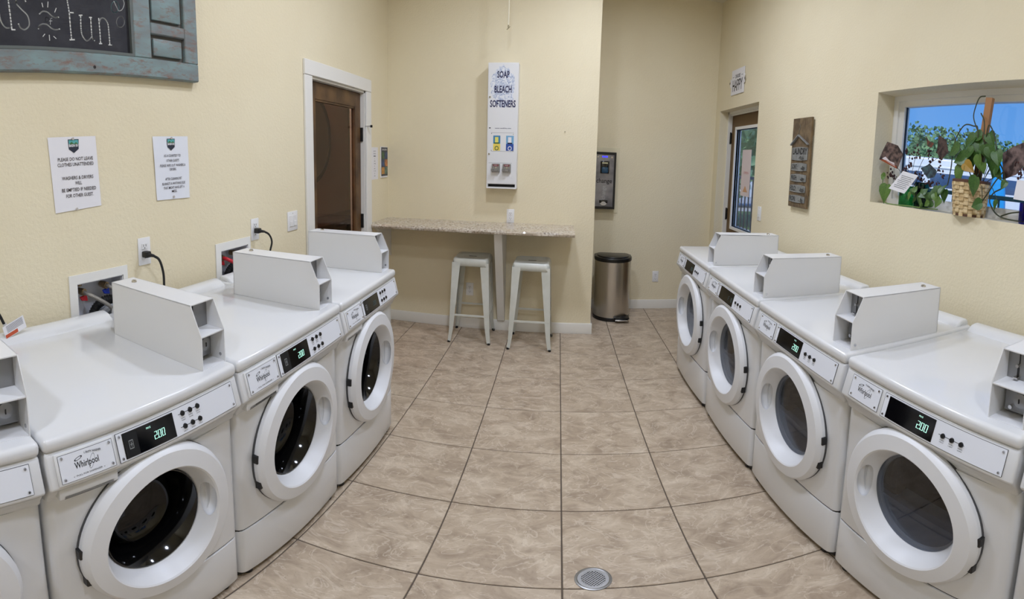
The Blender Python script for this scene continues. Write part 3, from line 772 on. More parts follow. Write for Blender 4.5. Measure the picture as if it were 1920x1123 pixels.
# ------------------------------------------------------------------ stone counter on the partition wall
ct = thing('stone_counter', 'speckled beige granite counter with rough front edge along the back wall', 'counter', (0, 0, 0))
m = MB(GRANITE)
bbx = bmesh.new()
import mathutils.noise as mn
xs = [XL + (.09 - XL) * k / 60 for k in range(61)]
prof = [(YB, .910), (YB, .945), (.06, .945), (.036, .940), (.030, .930), (.033, .916), (.045, .910)]
rows = []
for k, x in enumerate(xs):
    r_ = []
    for q, (y, z) in enumerate(prof):
        j = .006 * mn.noise(Vector((x * 14, q * 3.1, 0))) if 2 < q < 6 else 0
        r_.append(bbx.verts.new((x, y + j, z + j * .5)))
    rows.append(r_)
for A, B in zip(rows, rows[1:]):
    for q in range(len(prof)): bbx.faces.new((A[q], A[(q + 1) % 7], B[(q + 1) % 7], B[q]))
bbx.faces.new(rows[0]); bbx.faces.new(rows[-1][::-1]); bmesh.ops.recalc_face_normals(bbx, faces=bbx.faces)
m.merge(bbx); m.obj('worktop', ct)
m = MB(TRIMW); m.prism([(YB, .093), (YB, .91), (.12, .91), (YB - .03, .093)], -.595, -.525, 'x', r=.002, seg=1); m.obj('support_bracket', ct)
m = MB(TRIMW); m.prism([(YB, .60), (YB, .91), (.10, .91), (.30, .80)], XL, XL + .035, 'x', r=.002, seg=1); m.obj('side_bracket', ct)
m = MB(SLOT); m.lathe([(0.0005, .9455), (.008, .9455)], (-.04, .30, 0), n=12, caps=False); m.obj('screw_hole', ct)

# ------------------------------------------------------------------ metal stools
def make_stool():
    t = thing('bar_stool', 'stool', 'stool')
    S, Bz, sh = .150, .185, .695
    m = MB(STOOLW)
    a = bmesh.new(); n = 8; rr = .045; lay = []
    def outline(h, R, cr, z):
        pts = []
        for (cx, cy, t0) in ((1, 1, 0), (-1, 1, PI / 2), (-1, -1, PI), (1, -1, 3 * PI / 2)):
            for k in range(5):
                t_ = t0 + PI / 2 * k / 4
                pts.append(a.verts.new((cx * (R - cr) + cr * math.cos(t_), cy * (R - cr) + cr * math.sin(t_), z)))
        return pts
    for (R, cr, z) in ((.161, .032, sh - .058), (.154, .036, sh - .012), (.148, .04, sh - .003), (.140, .04, sh), (.128, .04, sh - .002), (.118, .035, sh - .006)): lay.append(outline(0, R, cr, z))
    for A, B in zip(lay, lay[1:]):
        for k in range(20): a.faces.new((A[k], A[(k + 1) % 20], B[(k + 1) % 20], B[k]))
    a.faces.new(lay[-1])
    m.merge(a); seat = m.obj('seat', t)
    so = seat.modifiers.new('thickness', 'SOLIDIFY'); so.thickness = .002; so.offset = -1
    m = MB(SLOT); m.box(-.035, .035, -.008, .008, sh - .0062, sh - .0052, r=.0004, seg=1); m.obj('hand_slot', t)
    m = MB(STOOLW)
    for s in (1, -1):
        m.tube([(-.12, s * .12, sh - .055), (0, 0, sh - .085), (.12, -s * .12, sh - .055)], .005, 8)
    m.obj('cross_brace', t)
    for sx in (-1, 1):
        for sy in (-1, 1):
            m = MB(STOOLW)
            # folded sheet leg: two tapering flanges meeting at the outer corner
            top = Vector((sx * .1575, sy * .1575, sh - .030)); kn = Vector((sx * .176, sy * .176, .11)); bot = Vector((sx * Bz, sy * Bz, .012))
            for ax in (0, 1):
                a = bmesh.new(); V = []
                for P, w_ in ((top, .072), (kn, .034), (bot, .026)):
                    q = P.copy(); q[ax] -= (sx, sy)[ax] * w_
                    V.append((a.verts.new(P), a.verts.new(q)))
                for (p, q), (r2, s2) in zip(V, V[1:]): a.faces.new((p, q, s2, r2))
                a.normal_update(); bmesh.ops.solidify(a, geom=list(a.faces), thickness=.003)
                bmesh.ops.recalc_face_normals(a, faces=a.faces)
                m.merge(a)
            m.bar(top + Vector((-sx * .020, -sy * .020, -.02)), kn + Vector((-sx * .008, -sy * .008, 0)), .006, .004)
            lg = m.obj('leg', t)
            m = MB(RUBBER); m.cyl((sx * (Bz - .008), sy * (Bz - .008), 0), (sx * (Bz - .008), sy * (Bz - .008), .016), .013, 12); m.obj('rubber_foot', lg)
    z = .235; r_ = .170
    for (p, q) in (((-1, -1), (1, -1)), ((1, -1), (1, 1)), ((1, 1), (-1, 1)), ((-1, 1), (-1, -1))):
        m = MB(STOOLW); m.bar((p[0] * r_, p[1] * r_, z), (q[0] * r_, q[1] * r_, z), .004, .016, r=.001); m.obj('footrest', t)
    return t
st = make_stool()
st2 = copy_tree(st)
at(st, -.80, .272, 0, .03); at(st2, -.265, .218, 0, -.02)
st['label'] = 'white metal bar stool under the counter, left of the slanted white bracket'; st['group'] = 'white metal bar stools under the counter'
st2['label'] = 'white metal bar stool under the counter, right of the slanted white bracket'; st2['group'] = st['group']

# ------------------------------------------------------------------ wall plates
def outlet(name, label, cat, pos, nrm, w_=.07, h=.114, kind='outlet', scale=1.0):
    """wall plate at pos; nrm points into the room"""
    n = Vector(nrm); up = Vector((0, 0, 1)); rt = up.cross(n)
    t = thing(name, label, cat, pos)
    M = Matrix((rt, n, up)).transposed().to_4x4()
    m = MB(PLASTW); m.box(-w_ / 2, w_ / 2, 0, .006, -h / 2, h / 2, r=.002, seg=2, M=M); m.obj('plate', t)
    if kind == 'outlet':
        for dz in (.021, -.021):
            m = MB(PLASTW, SLOT); m.box(-.017, .017, .005, .0085, dz - .014, dz + .014, r=.002, seg=1, M=M); m.mi = 1
            for dx in (-.007, .007): m.box(dx - .0012, dx + .0012, .0084, .0088, dz - .001, dz + .008, M=M)
            m.box(-.0025, .0025, .0084, .0088, dz - .009, dz - .005, M=M)
            m.obj('receptacle', t)
    elif kind == 'switch2' or kind == 'switch1':
        for dx in ((-.023, .023) if kind == 'switch2' else (0,)):
            m = MB(PLASTW); m.box(dx - .0165, dx + .0165, .005, .0085, -.033, .033, r=.001, seg=1, M=M)
            m.prism([(.008, -.030), (.008, .030), (.013, .030)], dx - .014, dx + .014, 'x', M=M) if False else m.box(dx - .013, dx + .013, .0085, .012, -.029, .0, r=.001, seg=1, M=M)
            m.obj('rocker', t)
    m = MB(CHROME); m.cyl(M @ Vector((0, .005, 0)) if kind == 'outlet' else M @ Vector((0, .005, .045)), M @ Vector((0, .0075, 0)) if kind == 'outlet' else M @ Vector((0, .0072, .045)), .003, 8); m.obj('screw', t)
    return t
outlet('power_outlet', 'white wall outlet with black plug beside the first supply box', 'outlet', (XL, -2.406, 1.127), (1, 0, 0))
outlet('power_outlet', 'white wall outlet with black plug left of the double light switch', 'outlet', (XL, -1.599, 1.117), (1, 0, 0))
outlet('light_switch', 'white double light switch left of the wooden door', 'switch', (XL, -1.203, 1.115), (1, 0, 0), w_=.116, kind='switch2')
outlet('light_switch', 'white single light switch between the outside door and the laundry sign', 'switch', (XR, -.035, 1.148), (-1, 0, 0), kind='switch1')
outlet('power_outlet', 'white wall outlet just above the stone counter', 'outlet', (-.494, YB, 1.003), (0, -1, 0))
outlet('power_outlet', 'white wall outlet low on the wall behind the left stool', 'outlet', (-.868, YB, .352), (0, -1, 0))
outlet('power_outlet', 'white wall outlet low on the alcove wall right of the bin', 'outlet', (1.062, YK, .340), (0, -1, 0))

# power cords
def machine_part(machine, name, loc):
    bpy.context.view_layer.update()
    e = bpy.data.objects.new(name, None); COL.objects.link(e); e.empty_display_size = .03
    e.parent = machine; e.matrix_world = Matrix.Translation(loc)
    return e
washers = sorted([o for o in bpy.data.objects if o.name.startswith('washer') and o.parent is None], key=lambda o: o.location.y)
def cord(machine, plug, pts, r=.0055):
    t = machine_part(machine, 'power_cord', plug)
    P = Vector(plug)
    m = MB(BLACK); m.box(.006, .040, -.016, .016, -.013, .013, r=.005); m.cyl((.038, 0, 0), (.062, .012, -.004), .009, 10, r1=.006); m.obj('plug', t)
    m = MB(RUBBER); m.tube([Vector(p) - P for p in pts], r, 8); m.obj('cable', t)
    return t
cord(washers[2], (XL + .008, -2.415, 1.118), [(-1.632, -2.403, 1.114), (-1.615, -2.385, 1.095), (-1.61, -2.370, 1.04), (-1.615, -2.365, .98), (-1.62, -2.36, .93)])
cord(washers[3], (XL + .008, -1.607, 1.112), [(-1.632, -1.595, 1.109), (-1.615, -1.570, 1.09), (-1.61, -1.552, 1.05), (-1.615, -1.565, 1.0), (-1.62, -1.58, .93)])
t = machine_part(washers[1], 'power_cord', (-1.62, -3.3, 1.1)); t['label'] = 'black cord with white and orange paper tag'
m = MB(RUBBER); m.tube([Vector(p) - Vector((-1.62, -3.3, 1.1)) for p in ((-1.69, -3.42, 1.15), (-1.64, -3.30, 1.12), (-1.62, -3.17, 1.06), (-1.61, -3.12, .975), (-1.61, -3.11, .93))], .0055, 8); m.obj('cable', t)
m = MB(mat('clear_tape', (210, 210, 208), .3)); m.tube([Vector(p) - Vector((-1.62, -3.3, 1.1)) for p in ((-1.61, -3.122, .985), (-1.61, -3.112, .938))], .008, 8); m.obj('tape', t)
m = MB(PAPER, mat('orange_print', (196, 84, 50), .6), INKG)
O = Vector((-1.62, -3.3, 1.1))
def tagpt(u, v, n=0): return Vector((-1.585 + n, -3.128 + u * .083 - v * .012, .936 + u * .030 + v * .045)) - O
m.poly([tagpt(0, 0), tagpt(1, 0), tagpt(1, 1), tagpt(0, 1)]); m.mi = 1; m.poly([tagpt(.02, .05, .0006), tagpt(.6, .05, .0006), tagpt(.6, .32, .0006), tagpt(.02, .32, .0006)])
m.mi = 2
for k in range(6): v = .42 + k * .09; m.poly([tagpt(.15, v, .0006), tagpt(.92, v, .0006), tagpt(.92, v + .035, .0006), tagpt(.15, v + .035, .0006)])
m.obj('paper_tag', t)

# ------------------------------------------------------------------ washer supply boxes in the left wall
def supply_box(label, y0, y1, hole, braided):
    t = thing('supply_box', label, 'supply box', (XL, (y0 + y1) / 2, .96))
    O = t.location
    f = MB(TRIMW); wall_grid(f, 'x', 0, .006, y0 - O.y, y1 - O.y, .80 - O.z, 1.086 - O.z, [(hole[0] - O.y, hole[1] - O.y, .852 - O.z, hole[3] - O.z)]); f.obj('frame', t)
    f = MB(mat('supply_box_white', (215, 216, 222), .5))
    a, b, c, d = hole[0] - O.y, hole[1] - O.y, hole[2] - O.z, hole[3] - O.z
    f.box(-.095, -.090, a, b, c, d); f.box(-.09, .001, a + .001, a + .004, c, d - .001); f.box(-.09, .001, b - .004, b - .001, c, d - .001); f.box(-.09, .001, a + .001, b - .001, d - .004, d - .001); f.box(-.09, .001, a + .001, b - .001, c + .001, c + .004)
    f.obj('tray', t)
    ys = (a + .045, b - .075)
    for k, yy in enumerate(ys):
        z = d - .045 + .008 * k
        v = MB(BRASS, REDH if k == 0 else BLUEH)
        v.cyl((-.06, yy, z + .02), (-.06, yy, z + .05), .011, 10); v.cyl((-.07, yy, z), (-.045, yy, z), .013, 12); v.cyl((-.045, yy, z), (-.025, yy + .004, z), .015, 8)
        v.obj('valve', t)
        v = MB(REDH if k == 0 else BLUEH); v.prism([(-.012, -.02), (.022, -.014), (.026, -.042), (-.004, -.036)], -.045, -.036, 'x', r=.002, seg=1, M=Matrix.Translation((0, yy, z))); v.obj('valve_handle', t)
        hm = BRAID if braided else (REDH if k == 0 else mat('blue_grey_hose', (70, 78, 96), .5))
        h = MB(hm)
        h.tube([(-.028, yy + .003, z), (.0, yy + .012, z - .006), (.022, yy + .050, z - .030), (.034, yy + .095, z - .065), (.036, yy + .110, z - .10)], .0085 if braided else .0095, 10); h.obj('hose', t)
    h = MB(RUBBER)
    pts = []
    cy, cz = (a + b) / 2 + .045, c + .030
    for k in range(9):
        an = PI * (1.15 - 1.3 * k / 8); pts.append((-.05 + .007 * k, cy + .075 * math.cos(an), cz + .075 * math.sin(an)))
    h.tube(pts, .017, 10)
    P = catmull([Vector(p) for p in pts], 4)
    for i in range(1, len(P) - 1):
        d_ = (P[i + 1] - P[i - 1]).normalized(); h.cyl(P[i] - d_ * .0016, P[i] + d_ * .0016, .0195, 12)
    h.obj('drain_hose', t)
    h = MB(mat('grey_hose_clip', (150, 152, 156), .4)); h.tube([(-.02, cy - .045, cz - .01), (-.01, cy - .02, cz + .035), (.0, cy + .02, cz + .042), (.005, cy + .05, cz + .01)], .016, 8); h.obj('hose_clip', t)
    return t
supply_box('white recessed supply box with grey braided hose and black drain hose', -2.802, -2.507, BOXES[0], True)
supply_box('white recessed supply box with a bright red hose', -1.936, -1.646, BOXES[1], False)

# ------------------------------------------------------------------ paper signs on the left wall
YR = Vector((0, 1, 0)); UP = Vector((0, 0, 1))
def shield(parent, x, y, z, s):
    m = MB(mat('badge_navy', (38, 44, 60), .5), mat('badge_teal', (90, 170, 170), .5), mat('badge_green', (60, 110, 60), .5), PAPER)
    X0 = x
    def P(u, v, e): return (X0 + e, y + u * s, z + v * s)
    m.poly([P(-.55, .5, 0), P(.55, .5, 0), P(.5, -.3, 0), P(0, -.62, 0), P(-.5, -.3, 0)])
    m.mi = 1; m.poly([P(-.48, .44, .0003), P(.48, .44, .0003), P(.47, .1, .0003), P(-.47, .1, .0003)])
    m.mi = 2; m.poly([P(-.47, .1, .0005), P(-.2, .3, .0005), P(.05, .14, .0005), P(.25, .27, .0005), P(.47, .1, .0005)])
    m.obj('badge', parent)
    lettering(parent, 'BASIN RV', (X0 + .0008, y, z - .02 * s), YR, UP, .3 * s, PAPER, width=s * .95, bold=.03)
INKP = mat('brown_black_print', (52, 38, 38), .6)
def paper(label, corners, material, lines, th, badge, gloss=False):
    """corners TL TR BR BL as (y, z)"""
    c = Vector((XL + .002, sum(p[0] for p in corners) / 4, sum(p[1] for p in corners) / 4))
    t = thing('paper_notice', label, 'notice', c)
    m = MB(material, PLASTW)
    L = [(.002 * (k % 2), p[0] - c.y, p[1] - c.z) for k, p in enumerate(corners)]
    a = bmesh.new(); n = 8; g = []
    for i in range(n + 1):
        row = []
        for j in range(n + 1):
            u, v = i / n, j / n
            p = (Vector(L[0]) * (1 - u) + Vector(L[1]) * u) * (1 - v) + (Vector(L[3]) * (1 - u) + Vector(L[2]) * u) * v
            p.x = .0008 + (.0025 * math.sin(u * 9 + v * 4) ** 2 if gloss else .0008 * math.sin(u * 4) ** 2)
            row.append(a.verts.new(p))
        g.append(row)
    for i in range(n):
        for j in range(n): a.faces.new((g[i][j], g[i][j + 1], g[i + 1][j + 1], g[i + 1][j]))
    bmesh.ops.recalc_face_normals(a, faces=a.faces); m.merge(a); m.obj('sheet', t)
    H_ = corners[0][1] - corners[3][1]
    e = .0045 if gloss else .0028
    shield(t, e, badge[0] - c.y, badge[1] - c.z, badge[2])
    for (txt, y, z, w_) in lines: lettering(t, txt, (e, y - c.y, z - c.z), YR, UP, th, INKP, width=w_, bold=.008)
    for dz in (corners[0][1] - .008, corners[3][1] + .008):
        p_ = MB(mat('clear_pushpin', (190, 184, 176), .25)); p_.cyl((.001, (corners[0][0] + corners[1][0]) / 2 - c.y, dz - c.z), (.009, (corners[0][0] + corners[1][0]) / 2 - c.y, dz - c.z), .004, 8, r1=.0055); p_.obj('pushpin', t)
    return t
paper('paper notice asking guests not to leave clothes unattended', [(-2.858, 1.606), (-2.634, 1.606), (-2.623, 1.338), (-2.842, 1.328)], PAPER,
      [('PLEASE DO NOT LEAVE', -2.736, 1.522, .165), ('CLOTHES UNATTENDED', -2.736, 1.502, .170), ('WASHERS & DRYERS', -2.730, 1.452, .148), ('WILL', -2.729, 1.432, .032), ('BE EMPTIED IF NEEDED', -2.727, 1.408, .162), ('FOR OTHER GUEST.', -2.725, 1.386, .130)], .0180, (-2.742, 1.573, .046))
paper('shiny laminated notice about wiping out washers and dryers', [(-2.327, 1.600), (-2.105, 1.600), (-2.107, 1.326), (-2.317, 1.330)], PAPERG,
      [('AS A COURTESY TO', -2.212, 1.516, .105), ('OTHER GUESTS', -2.211, 1.495, .080), ('PLEASE WIPE OUT WASHERS &', -2.211, 1.474, .160), ('DRYERS.', -2.211, 1.457, .042), ('AFTER CLEANING PET', -2.210, 1.416, .105), ('BLANKETS & ANYTHING ELSE', -2.210, 1.396, .145), ('THAT MIGHT HAVE LEFT A', -2.209, 1.378, .132), ('MESS.', -2.208, 1.362, .032)], .0150, (-2.218, 1.567, .045), gloss=True)
# narrow list and brochure between the door and the corner
t = thing('paper_list', 'narrow paper list taped between the door trim and the brochure', 'notice', (XL, .157, 1.43))
m = MB(PAPER); m.box(.0005, .0012, -.078, .078, -.133, .133); m.obj('sheet', t)
for k in range(11):
    lettering(t, ('RATES', 'WASH', '1', '2', '3', '4', '5', '6', '7 OR', '8', '9')[k], (.0018, 0, .100 - k * .0205), YR, UP, .013, INKG, width=.055 if k < 2 else (.012 + .018 * (k % 3)))
t = thing('brochure', 'dark blue brochure with six coloured photo squares near the room corner', 'brochure', (XL, .372, 1.437))
m = MB(PAPER); m.box(.001, .010, -.082, .082, -.133, .133, r=.002, seg=1); m.obj('holder', t)
m = MB(mat('brochure_navy', (34, 40, 58), .3)); m.box(.010, .0115, -.078, .080, -.118, .128); m.obj('cover', t)
lettering(t, 'BASIN', (.0122, 0, .108), YR, UP, .022, PAPER, width=.11)
for k, c_ in enumerate(((70, 110, 70), (44, 76, 120), (40, 80, 130), (206, 130, 70), (210, 150, 70), (110, 140, 120))):
    m = MB(mat('brochure_photo_%s' % 'abcdef'[k], c_, .3, var=tuple(int(v * .6) for v in c_), vscale=40)); i, j = k % 2, k // 2
    m.box(.0115, .0119, -.072 + i * .078, -.002 + i * .078, .030 - j * .066, .090 - j * .066); m.obj('photo', t)

# ------------------------------------------------------------------ old door turned into a chalkboard
O = Vector((XL, -3.03, 2.22))
t = thing('chalkboard', 'black chalkboard framed by a distressed teal door, high on the left wall', 'chalkboard', O)
by0, by1, bz0, bz1 = -4.04, -2.045, 1.845, 2.60
ny0, ny1, nz0, nz1 = -3.62, -2.430, 1.925, 2.52
m = MB(TEAL)
X0, X1 = .004, .040
def brd(name, y0, y1, z0, z1, x1=X1, r=.004):
    m = MB(TEAL); m.box(X0, x1, y0 - O.y, y1 - O.y, z0 - O.z, z1 - O.z, r=r, seg=1); return m.obj(name, t)
brd('bottom_rail', by0, by1, bz0, nz0); brd('top_rail', by0, by1, nz1, bz1)
brd('stile', by0, by0 + .09, nz0, nz1); brd('stile', by1 - .085, by1, nz0, nz1); brd('stile', ny1, ny1 + .095, nz0, nz1); brd('stile', ny0 - .10, ny0, nz0, nz1)
for (a, b) in ((ny1 + .095, by1 - .085), (by0 + .09, ny0 - .10)):
    brd('cross_rail', a, b, 2.035, 2.085); brd('cross_rail', a, b, 2.30, 2.35)
    for (z0, z1) in ((nz0, 2.035), (2.085, 2.30), (2.35, nz1)):
        m = MB(TEAL, mat('dark_panel_groove', (96, 94, 88), .8))
        m.mi = 1; m.box(X0, .020, a - O.y, b - O.y, z0 - O.z, z1 - O.z); m.mi = 0
        m.box(.018, .034, a + .016 - O.y, b - .016 - O.y, z0 + .016 - O.z, z1 - .016 - O.z, r=.006, seg=2); m.obj('raised_panel', t)
m = MB(CHALKB); m.box(X0, .022, ny0 - O.y, ny1 - O.y, nz0 - O.z, nz1 - O.z); board = m.obj('board', t)
m = MB(mat('frame_bead', (92, 98, 94), .6))
wall_grid(m, 'x', .02, .038, ny0 - O.y, ny1 - O.y, nz0 - O.z, nz1 - O.z, [(ny0 + .012 - O.y, ny1 - .012 - O.y, nz0 + .012 - O.z, nz1 - .012 - O.z)]); m.obj('bead', t)
m = MB(mat('dark_knot', (40, 32, 28), .7)); m.cyl((.0395, -2.64 - O.y, 1.868 - O.z), (.0405, -2.64 - O.y, 1.868 - O.z), .007, 10); m.obj('knot', t)
for k, s in enumerate(CHALK_STROKES):
    teal = k == len(CHALK_STROKES) - 3
    m = MB(CHALKT if teal else CHALK)
    P = catmull([Vector((0, y, z)) for y, z in s], 4) if len(s) > 2 else [Vector((0, *s[0])), Vector((0, *s[1]))]
    hw = .0026 if k < 24 else .0016
    if 4 <= k <= 9: hw = .0016
    if k in (12, 13, len(CHALK_STROKES) - 4): hw = .0010
    for A, B in zip(P, P[1:]):
        d_ = (B - A); 
        if d_.length < 1e-5: continue
        n_ = Vector((0, -d_.z, d_.y)).normalized() * hw; e_ = d_.normalized() * hw * .6
        q = [A + n_ - e_, A - n_ - e_, B - n_ + e_, B + n_ + e_]
        m.poly([(.0224 + .00002 * (k % 5), v.y - O.y, v.z - O.z) for v in q])
    m.obj('chalk_stroke', board)

# ------------------------------------------------------------------ soap vending machine
vx0, vx1, vz0, vz1, vyf = -.706, -.436, 1.236, 2.264, .372
O = Vector(((vx0 + vx1) / 2, YB, vz0))
t = thing('soap_dispenser', 'tall narrow white vending cabinet for soap, bleach and softeners', 'vending machine', O)
BX = (vx1 - vx0) / 2; HZ = vz1 - vz0; FY = vyf - YB
m = MB(BOXW, SLOT); wall_grid(m, 'y', FY, 0, -BX, BX, 0, HZ, [(-BX + .012, BX - .012, .012, .036)]); m.mi = 1; m.box(-BX + .004, BX - .004, FY + .04, -.002, .012, .036); m.obj('cabinet', t)
m = MB(BOXW); m.box(-BX + .004, BX - .004, FY - .0025, FY, .040, HZ - .004, r=.001, seg=1); door = m.obj('door', t)
XRt = Vector((1, 0, 0))
FYt = FY - .0032
def swirl_mat():
    m = bpy.data.materials.new('blue_bubble_print'); m.use_nodes = True
    n, l = m.node_tree.nodes, m.node_tree.links; b = n['Principled BSDF']; b.inputs['Roughness'].default_value = .35
    tc = n.new('ShaderNodeTexCoord'); vo = n.new('ShaderNodeTexNoise'); vo.inputs['Scale'].default_value = 32; vo.inputs['Distortion'].default_value = 2.5; vo.inputs['Detail'].default_value = 4
    l.new(tc.outputs['Object'], vo.inputs['Vector'])
    r = n.new('ShaderNodeValToRGB'); r.color_ramp.elements[0].position = .36; r.color_ramp.elements[0].color = s2l((150, 165, 195)); r.color_ramp.elements[1].position = .58; r.color_ramp.elements[1].color = s2l((226, 228, 233))
    l.new(vo.outputs['Fac'], r.inputs[0]); l.new(r.outputs[0], b.inputs['Base Color']); return m
m = MB(swirl_mat())
rnd = random.Random(3); a = bmesh.new(); c0 = a.verts.new((0, FY - .0028, .83)); rim = []
for k in range(40):
    an = 2 * PI * k / 40; r_ = 1 + .10 * rnd.uniform(-1, 1)
    rim.append(a.verts.new((.108 * r_ * math.cos(an), FY - .0028, .83 + .165 * r_ * math.sin(an))))
for k in range(40): a.faces.new((c0, rim[(k + 1) % 40], rim[k]))
m.merge(a); m.obj('bubble_print', door)
NAVY = mat('navy_print', (34, 34, 78), .5)
lettering(door, 'SOAP', (0, FYt - .0002, .925), XRt, UP, .078, NAVY, width=.110, bold=.03)
lettering(door, 'BLEACH', (0, FYt - .0002, .803), XRt, UP, .078, NAVY, width=.152, bold=.03)
lettering(door, 'SOFTENERS', (0, FYt - .0002, .684), XRt, UP, .078, NAVY, width=.228, bold=.03)
lettering(door, 'www.vendrite.com', (.006, FYt, .488), XRt, UP, .012, NAVY, width=.145, bold=.02)
m = MB(INKB); m.box(-BX + .016, -BX + .030, FY - .0034, FY - .0024, .485, .493); m.obj('latch_mark', door)
for z in (.742, .278):
    m = MB(CHROME, SLOT); m.cyl((-BX + .020, FY - .001, z), (-BX + .020, FY - .008, z), .008, 14); m.mi = 1; m.box(-BX + .019, -BX + .021, FY - .0084, FY - .0078, z - .004, z + .004); m.obj('lock', door)
for (a_, b_, c_, d_) in ((-.098, .104, .4505, .452), (-.098, .104, .300, .3015), (-.118, .092, .206, .2075)): m = MB(GREYP); m.box(a_, b_, FY - .0029, FY - .0025, c_, d_); m.obj('panel_line', door)
for (x, z) in ((-.095, .445), (.100, .440), (-.095, .308), (.100, .306)):
    m = MB(CHROME); m.cyl((x, FY - .0025, z), (x, FY - .005, z), .0035, 8); m.obj('screw', door)
for (x0, x1, top, bot, ink) in ((-.079, -.016, (62, 130, 172), (232, 208, 92), (40, 90, 50)), (.036, .104, (120, 170, 205), (38, 78, 160), (20, 30, 60))):
    m = MB(mat('sticker_%d' % top[0], top, .3), mat('sticker_%d' % bot[0], bot, .3), mat('sticker_ink_%d' % ink[0], ink, .4), mat('sticker_yellow', (228, 220, 110), .3), PAPER)
    m.box(x0, x1, FY - .0032, FY - .0025, .362, .428); m.mi = 1; m.box(x0, x1, FY - .0032, FY - .0025, .306, .362)
    xm = (x0 + x1) / 2
    m.mi = 3 if x0 < 0 else 4; m.box(xm - .016, xm + .014, FY - .0036, FY - .0032, .372, .416); m.mi = 2; m.box(xm - .022, xm + .022, FY - .0038, FY - .0033, .362, .372)
    m.mi = 4 if x0 > 0 else 2; m.lathe([(.018, -.0037), (.012, -.0037)], (xm, FY, .326), 'y', 16, caps=False, M=Matrix.Translation((0, 0, 0)))
    m.obj('product_sticker', door)
for x in (-.050, .048):
    m = MB(STEELG, mat('maroon_label', (120, 36, 44), .4), CHROME, SLOT)
    m.box(x - .036, x + .036, FY - .022, FY - .002, .132, .200, r=.003, seg=1); m.box(x - .040, x + .020, FY - .040, FY - .020, .138, .160, r=.003, seg=1)
    m.mi = 1; m.box(x - .024, x + .024, FY - .0232, FY - .0215, .180, .196); m.mi = 2; m.cyl((x + .002, FY - .020, .170), (x + .002, FY - .030, .170), .008, 12); m.mi = 3; m.box(x - .028, x - .012, FY - .0405, FY - .0395, .150, .153)
    c_ = m.obj('coin_mechanism', door)
    lettering(c_, 'INSERT', (x, FY - .0236, .188), XRt, UP, .010, PAPER, width=.034)

# ------------------------------------------------------------------ change machine on the alcove wall
cyf = 1.172
O = Vector(((.306 + .552) / 2, YK, 1.025)); t = thing('change_machine', 'black framed change machine with brushed steel face in the alcove', 'change machine', O)
hw, HZ, FY = .122, .552, cyf - YK
m = MB(mat('cream_backplate', (226, 216, 184), .7)); m.box(-.155, .168, -.006, 0, -.045, HZ + .050, r=.002, seg=1); m.obj('backplate', t)
m = MB(BLACKS); wall_grid(m, 'y', FY, -.006, -hw, hw, 0, HZ, [(-hw + .022, hw - .022, .024, HZ - .026)]); m.obj('housing', t)
m = MB(mat('brushed_steel_face', (150, 150, 156), .32, metal=.9, var=(110, 110, 118), vscale=6)); m.box(-hw + .022, hw - .022, FY + .006, FY + .016, .024, HZ - .026); fc = m.obj('face_plate', t)
f_ = FY + .0055
m = MB(mat('blue_led_window', (40, 40, 200), .4, emit=(60, 60, 255), estr=1.6)); m.box(-.030, .030, f_ - .001, f_ + .001, .500, .514); m.obj('lit_window', fc)
for x in (-.075, .075):
    m = MB(CHROME); m.cyl((x, f_ + .001, .503), (x, f_ - .006, .503), .009, 14); m.obj('lock', fc)
m = MB(BLACKG, mat('validator_blue', (42, 78, 104), .25), mat('validator_lamp', (200, 196, 160), .3)); m.box(-.046, .048, f_ - .022, f_ + .001, .345, .465, r=.004); m.mi = 1; m.box(-.034, .036, f_ - .026, f_ - .020, .352, .410, r=.010); m.mi = 2; m.box(-.030, .030, f_ - .0235, f_ - .0215, .440, .452); m.obj('bill_validator', fc)
lettering(fc, 'change', (0, f_ - .0006, .272), XRt, UP, .062, INKB, width=.168, bold=.012)
lettering(fc, 'change', (-.002, f_ - .0004, .16), Vector((0, 0, 1)), Vector((-1, 0, 0)), .062, mat('pale_print', (176, 176, 182), .4), width=.13)
m = MB(BLACKG, CHROME); m.box(-.045, .045, f_ - .004, f_ + .001, .058, .086, r=.003); m.mi = 1; m.lathe([(.036, -.018), (.036, 0), (.026, .0), (.026, -.014), (0.0005, -.014)], (0, f_, .058), 'y', 24, caps=False, M=Matrix.Translation((0, 0, .058)) @ Matrix.Diagonal((1, 1, .62, 1)) @ Matrix.Translation((0, 0, -.058))); m.obj('coin_cup', fc)

# ------------------------------------------------------------------ step bin
bt = thing('step_bin', 'brushed steel semi-round step bin with black lid in the alcove corner', 'bin', (.535, .98, 0))
bt.rotation_euler = (0, 0, -.06)
def dshape(R, back, sc=1.0, n=24):
    pts = [(R * sc * math.cos(PI + PI * k / n), R * .88 * sc * math.sin(PI + PI * k / n)) for k in range(n + 1)]
    pts += [(R * sc, back * sc), ((R - .03) * sc, (back + .03) * sc), (-(R - .03) * sc, (back + .03) * sc), (-R * sc, back * sc)]
    return pts
m = MB(mat('brushed_stainless', (196, 192, 186), .28, metal=1.0, bump=.03, bscale=220)); m.prism(dshape(.190, .09), .035, .570, 'z'); m.obj('body', bt)
m = MB(BLACKS); m.prism(dshape(.193, .09), .0, .038, 'z', r=.004, seg=1); m.obj('base', bt)
m = MB(BLACKS); m.prism(dshape(.196, .09), .565, .605, 'z', r=.010, seg=3); m.prism(dshape(.168, .07), .600, .616, 'z', r=.008, seg=2); m.obj('lid', bt)
m = MB(CHROME); m.box(.03, .165, -.222, -.120, .022, .036, r=.007, seg=2); m.obj('pedal', bt)
m = MB(BLACKS); m.box(.02, .178, -.195, -.100, .034, .054, r=.006); m.obj('pedal_housing', bt)

